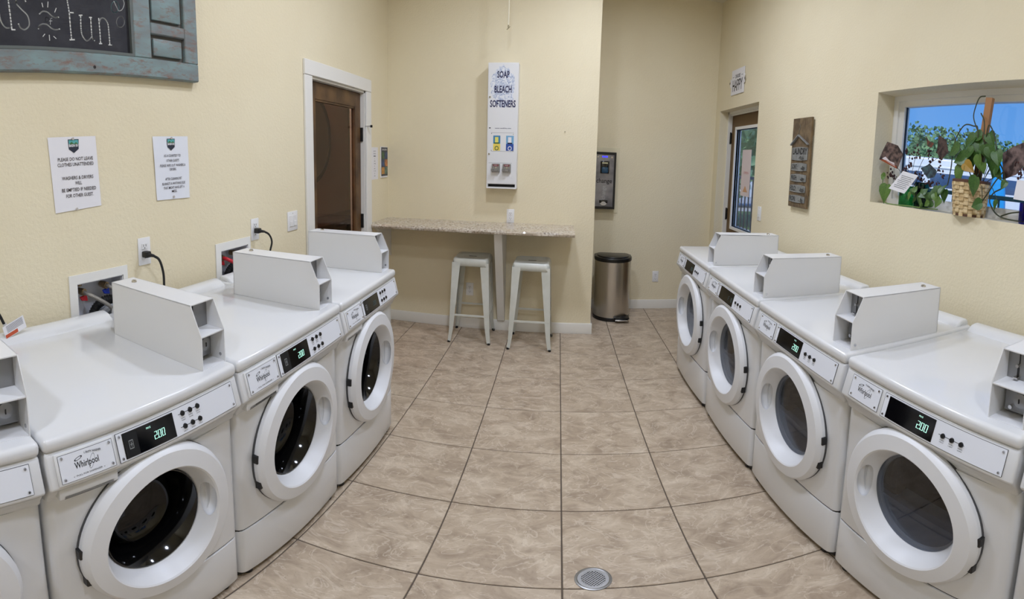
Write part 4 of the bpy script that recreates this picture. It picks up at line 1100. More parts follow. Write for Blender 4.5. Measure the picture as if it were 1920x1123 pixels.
# ------------------------------------------------------------------ pull cord and nail
t = thing('pull_cord', 'thin white cord hanging from the ceiling in front of the back wall', 'cord', (-.52, .25, H))
m = MB(mat('cord_cotton', (232, 224, 200), .8)); m.tube([(0, 0, 0), (.001, 0, -.3), (-.002, 0, -.72)], .0055, 6); m.obj('string', t)
m = MB(mat('cord_end', (150, 140, 110), .6)); m.cyl((-.002, 0, -.72), (-.002, 0, -.745), .006, 8); m.tube([(-.016, 0, -.758), (-.004, 0, -.750), (.012, 0, -.732)], .0035, 6); m.obj('toggle', t)
t = tag(MB(mat('rusty_nail', (130, 118, 96), .5)).cyl((.0, YB, 1.716), (.0, YB - .012, 1.716), .004, 8).obj('nail'), 'small nail in the partition wall, right of the white vending cabinet', 'nail')
t.location = (-.015, 0, 0)

# ------------------------------------------------------------------ right wall signs
# happy sign
t = thing('happy_sign', 'small white sign reading choose happy above the outside door', 'sign', (XR, .655, 2.310))
M = Matrix.Rotation(PI, 4, 'Z')
RT = Vector((0, -1, 0))
m = MB(PAPER, GREYP); m.box(-.010, -.003, -.165, .165, -.122, .122, r=.002, seg=1); m.obj('sheet', t)
for s_ in (-1, 1): m = MB(PAPER); m.prism([(s_ * .195, -.03), (s_ * .165, -.045), (s_ * .165, .035), (s_ * .195, .045), (s_ * .178, .005)], -.0135, -.0105, 'x'); m.obj('ribbon_end', t)
#[(.195, -.03), (.165, -.045), (.165, .035), (.195, .045), (.178, .005)], -.0135, -.0105, 'x'); m.obj('ribbon_end', t)
for y in (-.196, .196): m = MB(INKB); m.box(-.0145, -.0135, y - .008, y + .008, -.008, .012); m.obj('border_mark', t)
for s_ in (-1, 1): m = MB(INKB); m.box(-.0110, -.0102, s_ * .115 - .02, s_ * .115 + .02, .048, .052); m.obj('border_mark', t)
lettering(t, 'CHOOSE', (-.0108, 0, .050), RT, UP, .050, INKB, width=.13, bold=.02)
lettering(t, 'HAPPY', (-.0108, 0, -.040), RT, UP, .155, INKB, width=.26, bold=.01)
# laundry schedule sign
LX, LY, LZ = XR, -.725, 1.568
t = thing('laundry_sign', 'brown wooden plank sign reading laundry schedule with a grey hanger', 'sign', (LX, LY, LZ))
PLK = mat('weathered_plank', (122, 102, 74), .75, var=(88, 72, 52), vscale=14, bump=.5, bscale=40)
for k in range(3):
    m = MB(PLK); y0 = .133 - k * .0895; m.box(-.030, -.012, y0 - .087, y0, -.305, .303, r=.0015, seg=1); m.obj('plank', t)
for z in (.20, -.20): m = MB(PLK); m.box(-.012, 0, -.12, .12, z - .02, z + .02); m.obj('batten', t)
GM = mat('galvanised_tag', (150, 152, 150), .45, metal=.3, var=(132, 134, 132), vscale=30)
m = MB(GM); m.bar((-.036, .135, .118), (-.036, .028, .185), .008, .020, up=(1, 0, 0)); m.bar((-.036, -.118, .118), (-.036, .028, .185), .008, .020, up=(1, 0, 0)); m.obj('hanger', t)
m = MB(mat('thin_wire', (150, 148, 140), .3, metal=.8)); m.tube([(-.034, .028, .185), (-.034, .03, .215), (-.033, .02, .24), (-.033, .026, .262)], .0018, 6); m.obj('wire_hook', t)
for (z0, z1, big, small) in ((.016, .098, 'LAUNDRY', 'schedule'), (-.055, -.010, 'SORT:', 'today'), (-.128, -.085, 'WASH:', 'later'), (-.200, -.158, 'FOLD:', 'eventually'), (-.268, -.228, 'IRON:', 'ha ha')):
    m = MB(GM); zc = (z0 + z1) / 2
    pts = [(.112 - .224 * k / 8, z1 + .006 * math.sin(PI * k / 8)) for k in range(9)] + [(-.112 + .224 * k / 8, z0 - .005 * math.sin(PI * k / 8)) for k in range(9)]
    m.prism(pts, -.036, -.032, 'x'); tg_ = m.obj('metal_tag', t)
    if big == 'LAUNDRY':
        lettering(tg_, big, (-.0366, -.002, z0 + .056), RT, UP, .060, INKB, width=.205, bold=.03)
        lettering(tg_, small, (-.0366, -.004, z0 + .019), RT, UP, .040, INKB, width=.16, slant=.3)
    else:
        lettering(tg_, big, (-.0366, .062, zc), RT, UP, .046, INKB, width=.086, bold=.02)
        lettering(tg_, small, (-.0366, -.048, zc), RT, UP, .046, INKB, width=.122 if len(small) > 6 else .106, slant=.3, bold=.01)

# sign hanging on the outside of the door glass
t = thing('door_notice', 'pale pink paper notice taped to the glass of the outside door', 'notice', (DXA + .013, .70, 1.46))
m = MB(mat('pinkish_paper', (222, 208, 208), .6)); m.box(0, .001, -.13, .10, -.22, .22); m.obj('sheet', t)
lettering(t, 'OPEN', (-.001, -.02, .0), RT, UP, .035, mat('faded_red_ink', (200, 120, 110), .6), width=.12)
m = MB(mat('faded_orange_ink', (206, 160, 120), .6)); m.poly([(-.001, .04, -.18), (-.001, -.02, -.12), (-.001, -.08, -.18)]); m.obj('printed_hill', t)

# ------------------------------------------------------------------ floor drain
t = thing('floor_drain', 'round steel floor drain in the tiles near the camera', 'drain', (.102, -2.300, .0))
m = MB(STEELG); m.lathe([(.062, .0), (.062, .003), (.056, .0045), (.052, .003), (.052, .0)], n=40, closed=True); m.obj('rim', t)
m = MB(mat('drain_dark', (20, 18, 17), .8)); m.lathe([(0.0005, .0008), (.052, .0008)], n=32, caps=False); m.obj('sump', t)
m = MB(STEELG)
a = bmesh.new(); g = 13; cell = .0075
m.lathe([(.052, .003), (.040, .003), (.040, .0015), (.052, .0015)], n=36, closed=True)
for k in range(-5, 6):
    o_ = k * cell
    L_ = math.sqrt(max(0, .041 ** 2 - o_ ** 2))
    m.box(-L_, L_, o_ - .0014, o_ + .0014, .0015, .003); m.box(o_ - .0014, o_ + .0014, -L_, L_, .0015, .0029)
gr = m.obj('grate', t); gr.rotation_euler = (0, 0, PI / 4)

# ------------------------------------------------------------------ plants and keepsakes on the window sill
SILL = WIN[2]
def leaf_mesh(name, material, fold=.25):
    """heart shaped leaf, unit length, stem at origin, tip at +x"""
    out = [(0, 0), (-.06, .16), (.04, .34), (.22, .42), (.45, .38), (.70, .22), (.88, .09), (1.0, 0)]
    a = bmesh.new(); mid = []; L = []; R = []
    for x, y in out:
        z = -.28 * x * x
        mid.append(a.verts.new((max(x, 0), 0, z - .05 * fold))); L.append(a.verts.new((x, y, z + abs(y) * fold))); R.append(a.verts.new((x, -y, z + abs(y) * fold)))
    for i in range(len(out) - 1):
        for S_, fl_ in ((L, 0), (R, 1)):
            try:
                q = (mid[i], mid[i + 1], S_[i + 1], S_[i]); a.faces.new(q if fl_ else q[::-1])
            except ValueError: pass
    bmesh.ops.remove_doubles(a, verts=a.verts, dist=1e-4); a.normal_update()
    bmesh.ops.solidify(a, geom=list(a.faces), thickness=.012)
    m = MB(material); m.merge(a); return m.mesh(name)
LEAF_A, LEAF_B, LEAF_C = leaf_mesh('leaf', LEAF), leaf_mesh('leaf_light', LEAFL), leaf_mesh('leaf_yellow', LEAFY)
rl = random.Random(5)
def put_leaf(parent, pos, size, ang, me, origin, tilt=None):
    """ang: direction of the tip in the wall plane as seen from the room (0 = towards the camera side, 270 = down)"""
    o = bpy.data.objects.new('leaf', me); COL.objects.link(o); o.parent = parent
    t_ = math.radians(ang)
    d = Vector((0, -math.cos(t_), math.sin(t_))).normalized()
    nrm = Vector((-1, rl.uniform(-.35, .35), rl.uniform(.0, .5))).normalized()
    d = (d - nrm * d.dot(nrm)).normalized(); y = nrm.cross(d)
    M = Matrix((d, y, nrm)).transposed().to_4x4() @ Matrix.Diagonal((size, size, size, 1))
    M.translation = Vector(pos) - origin - d * size * .5
    o.matrix_local = M
    return M.translation
# basket
O = Vector((1.722, -2.262, SILL))
bk = thing('wicker_basket', 'pale woven wicker basket planter with brown rim on the window sill', 'basket', O)
def weave(r0, r1, h, rows, cols, material):
    m = MB(material)
    for j in range(rows):
        for i in range(cols):
            z0, z1 = h * j / rows, h * (j + 1) / rows
            rr = r0 + (r1 - r0) * (j + .5) / rows + (.0045 if (i + j) % 2 else 0)
            a0, a1 = 2 * PI * i / cols, 2 * PI * (i + 1) / cols; am = (a0 + a1) / 2
            M = Matrix.Translation((rr * math.cos(am), rr * math.sin(am), (z0 + z1) / 2)) @ Matrix.Rotation(am, 4, 'Z')
            m.box(-.0025, .0025, -rr * math.tan((a1 - a0) / 2) * .97, rr * math.tan((a1 - a0) / 2) * .97, -(z1 - z0) / 2 * .94, (z1 - z0) / 2 * .94, M=M)
    return m
m = weave(.074, .090, .150, 9, 22, WICKER); w_ = m.obj('weave', bk); w_['kind'] = 'stuff'
m = MB(mat('basket_lining', (120, 96, 66), .8)); m.lathe([(0.0005, .001), (.070, .001), (.086, .152), (.083, .152), (.068, .005)], n=24, caps=False); m.obj('lining', bk)
m = MB(WICKERD); m.lathe([(.088, .148), (.096, .150), (.097, .160), (.090, .163), (.086, .156)], n=24, closed=True); m.obj('rim', bk)
m = MB(WICKERD); m.lathe([(.074, .0), (.080, .001), (.081, .010), (.076, .012)], n=24, closed=True); m.obj('foot_band', bk)
m = MB(mat('potting_soil', (46, 34, 26), .9, bump=.8, bscale=120)); m.lathe([(0.0005, .138), (.084, .134)], n=20, caps=False); m.obj('soil', bk)
# pothos
PO = Vector((1.722, -2.285, SILL + .135))
po = thing('pothos_plant', 'green pothos with heart-shaped leaves and a wooden stake in the wicker basket', 'plant', PO)
m = MB(STAKE); m.bar(Vector((1.728, -2.285, SILL + .10)) - PO, Vector((1.742, -2.318, 1.913)) - PO, .040, .022, up=(1, 0, 0), r=.001); m.obj('stake', po)
vines = [[(1.73, -2.296, 1.920), (1.73, -2.26, 1.914), (1.73, -2.238, 1.864), (1.73, -2.234, 1.82), (1.73, -2.263, 1.765), (1.73, -2.282, 1.727), (1.73, -2.29, 1.60), (1.73, -2.285, 1.52)],
 [(1.70, -2.30, 1.60), (1.7, -2.29, 1.76), (1.7, -2.262, 1.777), (1.7, -2.205, 1.782), (1.7, -2.161, 1.73), (1.7, -2.142, 1.666), (1.69, -2.148, 1.583), (1.69, -2.134, 1.5)],
 [(1.71, -2.33, 1.60), (1.7, -2.345, 1.74), (1.7, -2.359, 1.781), (1.7, -2.397, 1.724), (1.7, -2.42, 1.642), (1.7, -2.461, 1.583), (1.7, -2.476, 1.523), (1.7, -2.418, 1.489), (1.7, -2.397, 1.456), (1.7, -2.411, 1.427), (1.7, -2.441, 1.400), (1.7, -2.495, 1.385), (1.72, -2.585, 1.382)],
 [(1.712, -2.291, 1.838), (1.71, -2.318, 1.797), (1.70, -2.33, 1.723), (1.71, -2.33, 1.639), (1.72, -2.31, 1.52)],
 [(1.72, -2.455, 1.392), (1.72, -2.506, 1.410), (1.72, -2.557, 1.420)], [(1.69, -2.468, 1.582), (1.68, -2.433, 1.535), (1.68, -2.403, 1.492), (1.67, -2.368, 1.438)]]
for v in vines:
    m = MB(STEM); m.tube([Vector(p) - PO for p in v], .0032, 6); m.obj('vine', po)
BL = [((1.66, -2.176, 1.659), 0.085, 200), ((1.7, -2.237, 1.703), 0.095, 215), ((1.67, -2.264, 1.648), 0.08, 230), ((1.66, -2.23, 1.623), 0.09, 200), ((1.66, -2.225, 1.549), 0.105, 262), ((1.66, -2.341, 1.609), 0.075, 280), ((1.66, -2.372, 1.587), 0.05, 270), ((1.7, -2.373, 1.718), 0.075, 300), ((1.67, -2.402, 1.652), 0.07, 300), ((1.67, -2.441, 1.636), 0.075, 290), ((1.68, -2.417, 1.584), 0.085, 240), ((1.68, -2.446, 1.568), 0.06, 300), ((1.62, -2.353, 1.505), 0.090, 250), ((1.69, -2.474, 1.525), 0.045, 240), ((1.63, -2.37, 1.430), 0.065, 200), ((1.68, -2.443, 1.438), 0.045, 260), ((1.7, -2.277, 1.729), 0.075, 195), ((1.68, -2.299, 1.633), 0.08, 250), ((1.69, -2.31, 1.68), .075, 280), ((1.70, -2.21, 1.60), .08, 230), ((1.69, -2.39, 1.61), .07, 260), ((1.70, -2.26, 1.60), .07, 255), ((1.70, -2.35, 1.66), .07, 285)]
for k, (p, s, a_) in enumerate(BL):
    e = put_leaf(po, p, s, a_, LEAF_B if k in (4, 5, 6) else LEAF_A, PO)
    if k < 18:
        m = MB(STEM); c_ = Vector((0, (e.y) * .3, .02)); m.tube([c_, c_.lerp(e, .55) + Vector((0, 0, .025)), e], .0018, 5); m.obj('leaf_stalk', po)
put_leaf(po, (1.655, -2.288, 1.588), .068, 330, LEAF_C, PO)

# bottles
def bottle(name, label, cat, y, x, r, h, material, water=True):
    t = thing(name, label, cat, (x, y, SILL))
    m = MB(material); m.lathe([(0.0005, .001), (r * .95, .001), (r, .006), (r, h * .94), (r * .97, h), (r * .90, h), (r * .93, h * .92), (r * .93, .010), (0.0005, .010)], n=28, caps=False); m.obj('glass', t)
    m = MB(material); m.lathe([(r * .99, h * .97), (r * 1.03, h * .99), (r * 1.0, h * 1.01), (r * .93, h)], n=28, closed=True); m.obj('lip', t)
    return t
bottle('green_jar', 'green glass jar under the white printed card on the sill', 'jar', -1.795, 1.735, .044, .105, GLASSG)
bottle('green_jar', 'taller teal glass jar behind the trailing vine on the sill', 'jar', -1.885, 1.765, .042, .130, glass_mat('teal_glass', (90, 170, 160), fres=1.5))
bottle('blue_vase', 'cobalt blue glass vase at the right edge of the sill', 'vase', -2.598, 1.735, .046, .088, GLASSB)
# dried bouquets (uncountable florets)
def bouquet(label, origin, stems, florets, seed):
    t = thing('dried_bouquet', label, 'dried flowers', origin); O = Vector(origin); r_ = random.Random(seed)
    for s in stems:
        m = MB(mat('dry_stem', (70, 50, 40), .8)); m.tube([(r_.uniform(-.01, .01), r_.uniform(-.01, .01), -.06), (Vector(s) - O) * .5 + Vector((0, r_.uniform(-.015, .015), .01)), Vector(s) - O], .0014, 5); m.obj('stem', t)
    m = MB(DRY)
    for f in florets:
        for k in range(5):
            p = Vector(f) - O + Vector((r_.uniform(-.012, .012), r_.uniform(-.014, .014), r_.uniform(-.014, .014)))
            m.ball(p, r_.uniform(.004, .009), (r_.uniform(.6, 1.2), r_.uniform(.5, 1), r_.uniform(.6, 1.3)), sub=1)
    fo = m.obj('florets', t); fo['kind'] = 'stuff'
    return t
FL = [(1.74, -1.77, 1.652), (1.74, -1.807, 1.644), (1.74, -1.817, 1.633), (1.74, -1.85, 1.681), (1.74, -1.857, 1.662), (1.74, -1.865, 1.634), (1.74, -1.776, 1.572), (1.74, -1.765, 1.555), (1.74, -1.937, 1.657), (1.74, -1.944, 1.636), (1.74, -1.966, 1.62), (1.74, -1.801, 1.587), (1.74, -2.009, 1.659), (1.74, -2.023, 1.617), (1.74, -2.015, 1.579), (1.74, -2.033, 1.561), (1.74, -2.048, 1.538), (1.74, -1.855, 1.545), (1.74, -1.891, 1.524), (1.74, -1.919, 1.509), (1.74, -1.945, 1.5), (1.74, -1.959, 1.517), (1.74, -1.653, 1.547), (1.74, -1.652, 1.523), (1.74, -1.687, 1.508), (1.74, -1.627, 1.525), (1.74, -2.017, 1.505), (1.74, -1.978, 1.497), (1.74, -1.865, 1.534), (1.74, -1.898, 1.541), (1.74, -1.66, 1.53)]
bouquet('brown dried bouquet holding picture cut-outs at the left of the sill', (1.74, -1.80, SILL + .10), [(1.74, -1.764, 1.563), (1.74, -1.788, 1.649), (1.74, -1.859, 1.678), (1.74, -1.932, 1.668), (1.74, -2.022, 1.638), (1.73, -1.688, 1.578), (1.74, -1.658, 1.512), (1.74, -1.93, 1.55)], FL, 2)
bouquet('brown dried bouquet above the blue vase at the right edge', (1.735, -2.598, SILL + .085), [(1.72, -2.56, 1.70), (1.73, -2.62, 1.68), (1.72, -2.66, 1.62), (1.72, -2.53, 1.63), (1.73, -2.60, 1.60)],
        [(1.70, -2.55 - .012 * k + .04 * math.sin(k * 2.3), 1.57 + .15 * ((k * .37) % 1)) for k in range(12)], 4)
# picture cut-outs: flat pieces of printed card
def cutout(name, label, cat, pts, material, extra=None, th=.0012):
    c = sum((Vector(p) for p in pts), Vector()) / len(pts)
    t = thing(name, label, cat, c)
    a = bmesh.new(); a.faces.new([a.verts.new(Vector(p) - c) for p in pts])
    a.normal_update(); bmesh.ops.solidify(a, geom=list(a.faces), thickness=th); bmesh.ops.recalc_face_normals(a, faces=a.faces)
    m = MB(material); m.merge(a); m.obj('card', t)
    return t, c
FUR = mat('printed_brown_picture', (110, 88, 80), .5, var=(40, 26, 24), vscale=45)
p1, c = cutout('picture_cutout', 'brown animal picture cut-out with an orange lower edge, leftmost on the sill', 'picture', [(1.7, -1.634, 1.703), (1.71, -1.717, 1.684), (1.72, -1.757, 1.639), (1.71, -1.728, 1.561), (1.69, -1.585, 1.606), (1.69, -1.607, 1.648)], FUR)
m = MB(mat('printed_white_patch', (206, 196, 196), .5), mat('printed_rust', (150, 74, 40), .5))
m.poly([Vector(q) - c + Vector((-.0022, 0, 0)) for q in ((1.691, -1.61, 1.612), (1.697, -1.64, 1.625), (1.707, -1.70, 1.595), (1.705, -1.715, 1.572))]); m.mi = 1
m.poly([Vector(q) - c + Vector((-.0026, 0, 0)) for q in ((1.690, -1.587, 1.606), (1.695, -1.64, 1.604), (1.707, -1.725, 1.575), (1.709, -1.727, 1.562))]); m.obj('printed_patch', p1)
p2, c = cutout('picture_cutout', 'small winged brown picture cut-out against the sky', 'picture', [(1.74, -1.902, 1.74), (1.735, -1.935, 1.712), (1.735, -1.975, 1.700), (1.74, -1.955, 1.679), (1.74, -1.925, 1.685)], mat('printed_rust_brown', (120, 66, 48), .5, var=(60, 56, 50), vscale=40))
p3, c = cutout('picture_cutout', 'tall dark brown picture cut-out left of the pothos', 'picture', [(1.73, -2.01, 1.741), (1.725, -2.069, 1.715), (1.73, -2.088, 1.659), (1.735, -2.035, 1.616), (1.735, -2.0, 1.658)], mat('printed_dark_brown', (84, 66, 60), .5, var=(34, 24, 26), vscale=50))
p4, c = cutout('picture_cutout', 'dark teal picture cut-out low in the dried bouquet', 'picture', [(1.72, -1.905, 1.573), (1.715, -1.976, 1.597), (1.72, -2.028, 1.562), (1.725, -2.007, 1.534), (1.725, -1.96, 1.524)], mat('printed_dark_teal', (44, 50, 60), .5, var=(70, 96, 104), vscale=40))
p5, c = cutout('picture_cutout', 'large mottled brown picture cut-out at the right edge above the blue vase', 'picture', [(1.71, -2.442, 1.661), (1.705, -2.496, 1.688), (1.70, -2.575, 1.715), (1.70, -2.60, 1.64), (1.705, -2.53, 1.573), (1.715, -2.452, 1.548)], mat('printed_mottled', (120, 100, 96), .5, var=(48, 34, 34), vscale=35))
t, c = cutout('message_card', 'white printed card tilted in the dried bouquet above the green jar', 'card', [(1.69, -1.799, 1.552), (1.70, -1.911, 1.535), (1.69, -1.823, 1.438), (1.68, -1.701, 1.456)], PAPER)
A, B, Cc, Dd = [Vector(q) - c for q in ((1.69, -1.799, 1.552), (1.70, -1.911, 1.535), (1.69, -1.823, 1.438), (1.68, -1.701, 1.456))]
m = MB(INKG)
for k in range(8):
    v0 = .20 + k * .085; l0, r0 = A.lerp(Dd, v0), B.lerp(Cc, v0); l1, r1 = A.lerp(Dd, v0 + .025), B.lerp(Cc, v0 + .025)
    i0, i1 = .12 + .05 * (k % 3), .90 - .07 * (k % 2); e_ = Vector((-.0022, 0, 0))
    m.poly([l0.lerp(r0, i0) + e_, l0.lerp(r0, i1) + e_, l1.lerp(r1, i1) + e_, l1.lerp(r1, i0) + e_])
q = m.obj('printed_lines', t); q['kind'] = 'stuff'
t, c = cutout('message_card', 'white card at the right edge just above the blue vase', 'card', [(1.69, -2.548, 1.552), (1.69, -2.62, 1.55), (1.69, -2.61, 1.468), (1.69, -2.536, 1.471)], PAPER)
# trailing pothos vine along the sill
O = Vector((1.71, -1.66, SILL)); tv = thing('trailing_vine', 'trailing green pothos cutting lying along the sill between jars and basket', 'plant', O)
m = MB(mat('pale_stalk', (110, 136, 70), .5)); m.tube([Vector(p) - O for p in ((1.7, -1.619, 1.519), (1.7, -1.623, 1.449), (1.7, -1.641, 1.385), (1.69, -1.746, 1.376), (1.69, -1.853, 1.380), (1.69, -1.971, 1.380), (1.69, -2.08, 1.384))], .0028, 6); m.obj('vine', tv)
put_leaf(tv, (1.69, -1.655, 1.428), .10, 265, LEAF_B, O); put_leaf(tv, (1.70, -1.612, 1.520), .05, 170, LEAF_B, O)
VL = [(1.873, 1.425, .06, 230), (1.896, 1.452, .055, 300), (1.935, 1.415, .07, 250), (1.962, 1.400, .06, 200), (1.964, 1.445, .07, 330), (2.007, 1.427, .075, 260), (2.009, 1.402, .05, 210), (2.035, 1.455, .06, 100), (2.064, 1.465, .08, 280), (2.086, 1.415, .07, 240), (2.107, 1.485, .075, 80), (2.111, 1.450, .08, 265), (2.067, 1.438, .06, 300), (1.985, 1.464, .05, 60), (1.892, 1.410, .05, 200), (1.92, 1.47, .05, 80), (2.03, 1.40, .05, 220), (1.95, 1.39, .045, 180)]
for k, (y, z, s, a_) in enumerate(VL): put_leaf(tv, (1.675 + .01 * (k % 3), -y, z), s * .8, a_, LEAF_B if k % 3 == 0 else LEAF_A, O)

# ------------------------------------------------------------------ outside
G = -.12
m = MB(mat('pale_gravel_lot', (188, 188, 186), .9, var=(168, 168, 166), vscale=3)); m.box(XR + .2, 90, -60, 90, G - .1, G); struct(m.obj('ground'))
m = MB(mat('concrete_walk', (206, 206, 204), .85, var=(192, 192, 190), vscale=4)); m.box(XR + .2, 3.3, -6, 12, G, G + .08); struct(m.obj('walkway'))
GRASS = mat('lawn_green', (104, 134, 76), .9, var=(84, 112, 60), vscale=6)
m = MB(GRASS); m.box(5.6, 8.0, 3.0, 14, G, G + .03); struct(m.obj('lawn'))
# trees with lumpy crowns of leaf clumps
FOL = [mat('foliage_pale_green', (176, 206, 156), .85, var=(132, 168, 120), vscale=3, bump=1.0, bscale=8), mat('foliage_green', (132, 166, 116), .85, var=(92, 130, 86), vscale=3, bump=1.0, bscale=8), mat('foliage_dark_green', (118, 152, 112), .85, var=(80, 116, 80), vscale=3, bump=1.0, bscale=8)]
leaf_q = bmesh.new()
def tree(x, y, r, h, label, k, seed, cl=520):
    r_ = random.Random(seed)
    t = thing('tree', label, 'tree', (x, y, G), group=None)
    m = MB(mat('tree_bark', (82, 66, 52), .9)); m.tube([(0, 0, 0), (.05, 0, h * .3), (0, .08, h * .6)], .16, 8, taper=.08); m.obj('trunk', t)
    m = MB(FOL[k + 1])
    a = bmesh.new()
    for q in range(cl):
        th, ph = r_.uniform(0, 2 * PI), math.acos(r_.uniform(-1, 1)); rr = r * (.62 + .42 * r_.random()) * (1 + .16 * math.sin(3 * th + seed) * math.sin(2 * ph))
        c = Vector((rr * math.sin(ph) * math.cos(th), rr * math.sin(ph) * math.sin(th), h - r * .9 + rr * math.cos(ph) * .95))
        n = Vector((r_.uniform(-1, 1), r_.uniform(-1, 1), r_.uniform(-.4, 1))).normalized(); u = n.orthogonal().normalized(); v = n.cross(u); s = r * r_.uniform(.025, .06)
        P = [c + u * s, c + (u * .3 + v) * s * .9, c - u * s * .9 + n * s * .2, c - (u * -.2 + v) * s]
        a.faces.new([a.verts.new(p) for p in P])
    m.merge(a)
    m.ball((0, 0, h - r * .9), r * .70, (1, 1, .95), sub=2)
    o = m.obj('crown', t); o['kind'] = 'stuff'
    return t
tree(4.9, 9.2, 2.4, 5.4, 'leafy green tree seen through the glass of the outside door', -1, 1, 5000)
for (x, y, r, h, lab, k, sd) in ((19, 14.5, 2.6, 4.6, 'bushy tree at the left edge of the window view', 0, 11), (22.5, 14.0, 2.8, 4.9, 'bushy tree rising behind the left end of the white van', 1, 12), (22.5, 11.3, 2.6, 4.3, 'low bushy tree behind the middle of the white van', 0, 13),
     (25, 9.6, 2.8, 4.4, 'bushy tree behind the pothos stake', 1, 14), (25, 7.2, 2.4, 3.7, 'small rounded tree right of the pothos stake', 0, 15), (27, 5.6, 2.4, 3.7, 'small rounded tree above the leaning blue kayak', 1, 16), (28, 3.2, 2.6, 3.8, 'rounded tree at the right edge of the window view', 0, 17), (29, -2.0, 2.6, 4.0, 'tree standing far right beyond the window', 1, 18)):
    tree(x, y, r, h, lab, k, sd, 3600)
# parked white van and motorhome
WV = mat('white_vehicle_paint', (226, 230, 234), .3, coat=.5)
VG = mat('dark_vehicle_window', (70, 92, 124), .08, spec=.8)
def vehicle(name, label, cat, loc, rz, L, Wd, Hh, wins, stripe=None):
    t = thing(name, label, cat, loc, rz)
    m = MB(WV)
    m.prism([(-L / 2, .45), (-L / 2, Hh * .72), (-L / 2 + .35, Hh - .1), (-L / 2 + .7, Hh), (L / 2 - .15, Hh), (L / 2, Hh - .15), (L / 2, .45)], -Wd / 2, Wd / 2, 'y', r=.06, seg=3); m.obj('body', t)
    m = MB(WV); m.box(-L / 2 + .6, L / 2 - .1, -Wd / 2 - .03, Wd / 2 + .03, Hh * .885, Hh * .905, r=.01); m.obj('gutter_rail', t)
    for (a_, b_, c_, d_) in wins:
        m = MB(VG); m.box(a_, b_, -Wd / 2 - .012, -Wd / 2 + .02, c_, d_, r=.01, seg=2); m.obj('side_window', t)
    if stripe:
        m = MB(mat(name + '_stripe', stripe, .4)); m.box(-L / 2 + .1, L / 2 - .1, -Wd / 2 - .006, -Wd / 2 + .01, Hh * .42, Hh * .46); m.obj('stripe', t)
    for x in (-L / 2 + .95, L / 2 - 1.0):
        m = MB(RUBBER, CHROME); m.lathe([(.18, -.11), (.34, -.11), (.36, -.06), (.36, .06), (.34, .11), (.18, .11)], (x, -Wd / 2 + .14, .36), 'y', 28, closed=True); m.mi = 1; m.lathe([(0.0005, -.10), (.19, -.09), (.19, .05), (0.0005, .05)], (x, -Wd / 2 + .14, .36), 'y', 20, caps=False); m.obj('wheel', t)
        m = MB(RUBBER, CHROME); m.lathe([(.18, -.11), (.34, -.11), (.36, -.06), (.36, .06), (.34, .11), (.18, .11)], (x, Wd / 2 - .14, .36), 'y', 28, closed=True); m.obj('wheel', t)
    m = MB(BLACK); m.box(-L / 2 - .02, -L / 2 + .15, -Wd / 2 + .05, Wd / 2 - .05, .32, .52, r=.03); m.obj('bumper', t)
    return t
vehicle('white_van', 'white van with blue-tinted windows parked beyond the window', 'van', (11.2, 5.7, G), math.radians(-52), 5.2, 1.9, 2.42, ((-1.9, -1.0, 1.62, 2.02), (-.75, .55, 1.62, 2.02), (.8, 2.1, 1.62, 2.02)))
vehicle('white_motorhome', 'white motorhome with a pink stripe at the right of the window view', 'motorhome', (15.4, 0.2, G), math.radians(-62), 5.6, 2.1, 2.55, ((-1.6, -.4, 1.5, 2.0), (.4, 1.8, 1.5, 2.0)), stripe=(214, 60, 120))
vehicle('white_pickup', 'pale vehicle seen low through the outside door glass behind the railing', 'vehicle', (9.5, 16.5, G), math.radians(-10), 5.0, 1.9, 1.9, ((-1.2, .2, 1.25, 1.6), (.4, 1.5, 1.25, 1.6)))
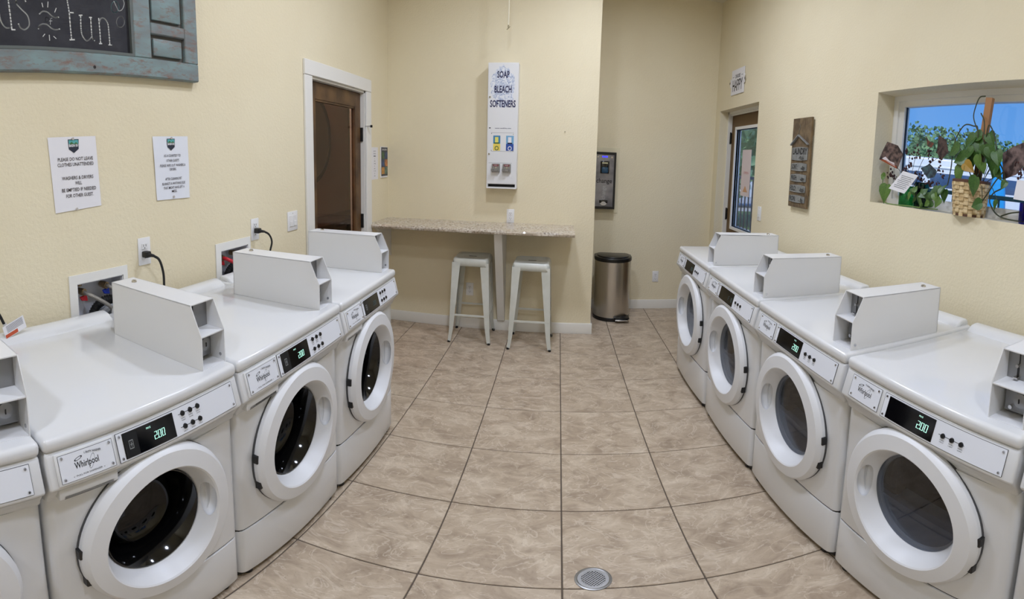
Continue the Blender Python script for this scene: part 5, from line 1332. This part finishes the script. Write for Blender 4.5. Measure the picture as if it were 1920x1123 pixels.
# kayak leaning upright
t = thing('kayak', 'bright blue kayak standing upright behind the dark green railing', 'kayak', (7.75, 1.68, G), math.radians(-55))
m = MB(mat('bright_blue_hull', (44, 160, 226), .35))
a = bmesh.new(); rows = []
for k in range(13):
    u = k / 12; w_ = .20 * math.sin(PI * min(.97, max(.03, u))) ** .6; z = .02 + 2.2 * u
    rows.append([a.verts.new((w_ * math.cos(2 * PI * j / 10), .13 * math.sin(PI * max(.05, min(.95, u))) * math.sin(2 * PI * j / 10) + .04 * math.cos(PI * u), z)) for j in range(10)])
for A, B in zip(rows, rows[1:]):
    for j in range(10): a.faces.new((A[j], A[(j + 1) % 10], B[(j + 1) % 10], B[j]))
a.faces.new(rows[0][::-1]); a.faces.new(rows[-1]); m.merge(a); m.obj('hull', t)
m = MB(mat('pale_blue_panel', (150, 205, 235), .4)); m.prism([(-.06, .9), (.06, .9), (.07, 1.2), (.06, 1.5), (-.06, 1.5), (-.07, 1.2)], -.145, -.12, 'y', r=.01); m.obj('hatch', t)
# railings
DKG = mat('dark_green_rail_paint', (30, 62, 62), .5)
DKB = mat('dark_bronze_rail_paint', (52, 48, 48), .5)
def railing(label, x, y0, y1, top, bottom, material, step, posts):
    t = thing('railing', label, 'railing', (x, (y0 + y1) / 2, G)); yc = (y0 + y1) / 2
    m = MB(material); m.box(-.03, .03, y0 - yc, y1 - yc, top - G - .045, top - G, r=.006, seg=1); m.obj('top_rail', t)
    m = MB(material); m.box(-.015, .015, y0 - yc, y1 - yc, bottom - G, bottom - G + .03); m.obj('bottom_rail', t)
    n = int((y1 - y0) / step); bm_ = None
    for k in range(n + 1):
        y = y0 + (y1 - y0) * k / n - yc
        if bm_ is None:
            m = MB(material); m.box(-.009, .009, -.009, .009, bottom - G, top - G - .04); b = m.obj('baluster', t); bm_ = b.data; b.location.y = y
        else:
            b = bpy.data.objects.new('baluster', bm_); COL.objects.link(b); b.parent = t; b.location.y = y
    for y in posts:
        m = MB(material); m.box(-.05, .05, y - yc - .05, y - yc + .05, 0, top - G + .03, r=.008, seg=1); m.obj('post', t)
    return t
railing('dark bronze railing with thin balusters outside the outside door', 2.95, 1.2, 9.0, 1.40, .12, DKB, .14, (1.25, 4.6, 8.9))
railing('dark green railing with wide-set balusters below the window', 4.2, -3.5, .6, 1.47, .25, DKG, .34, (-3.4, .5))
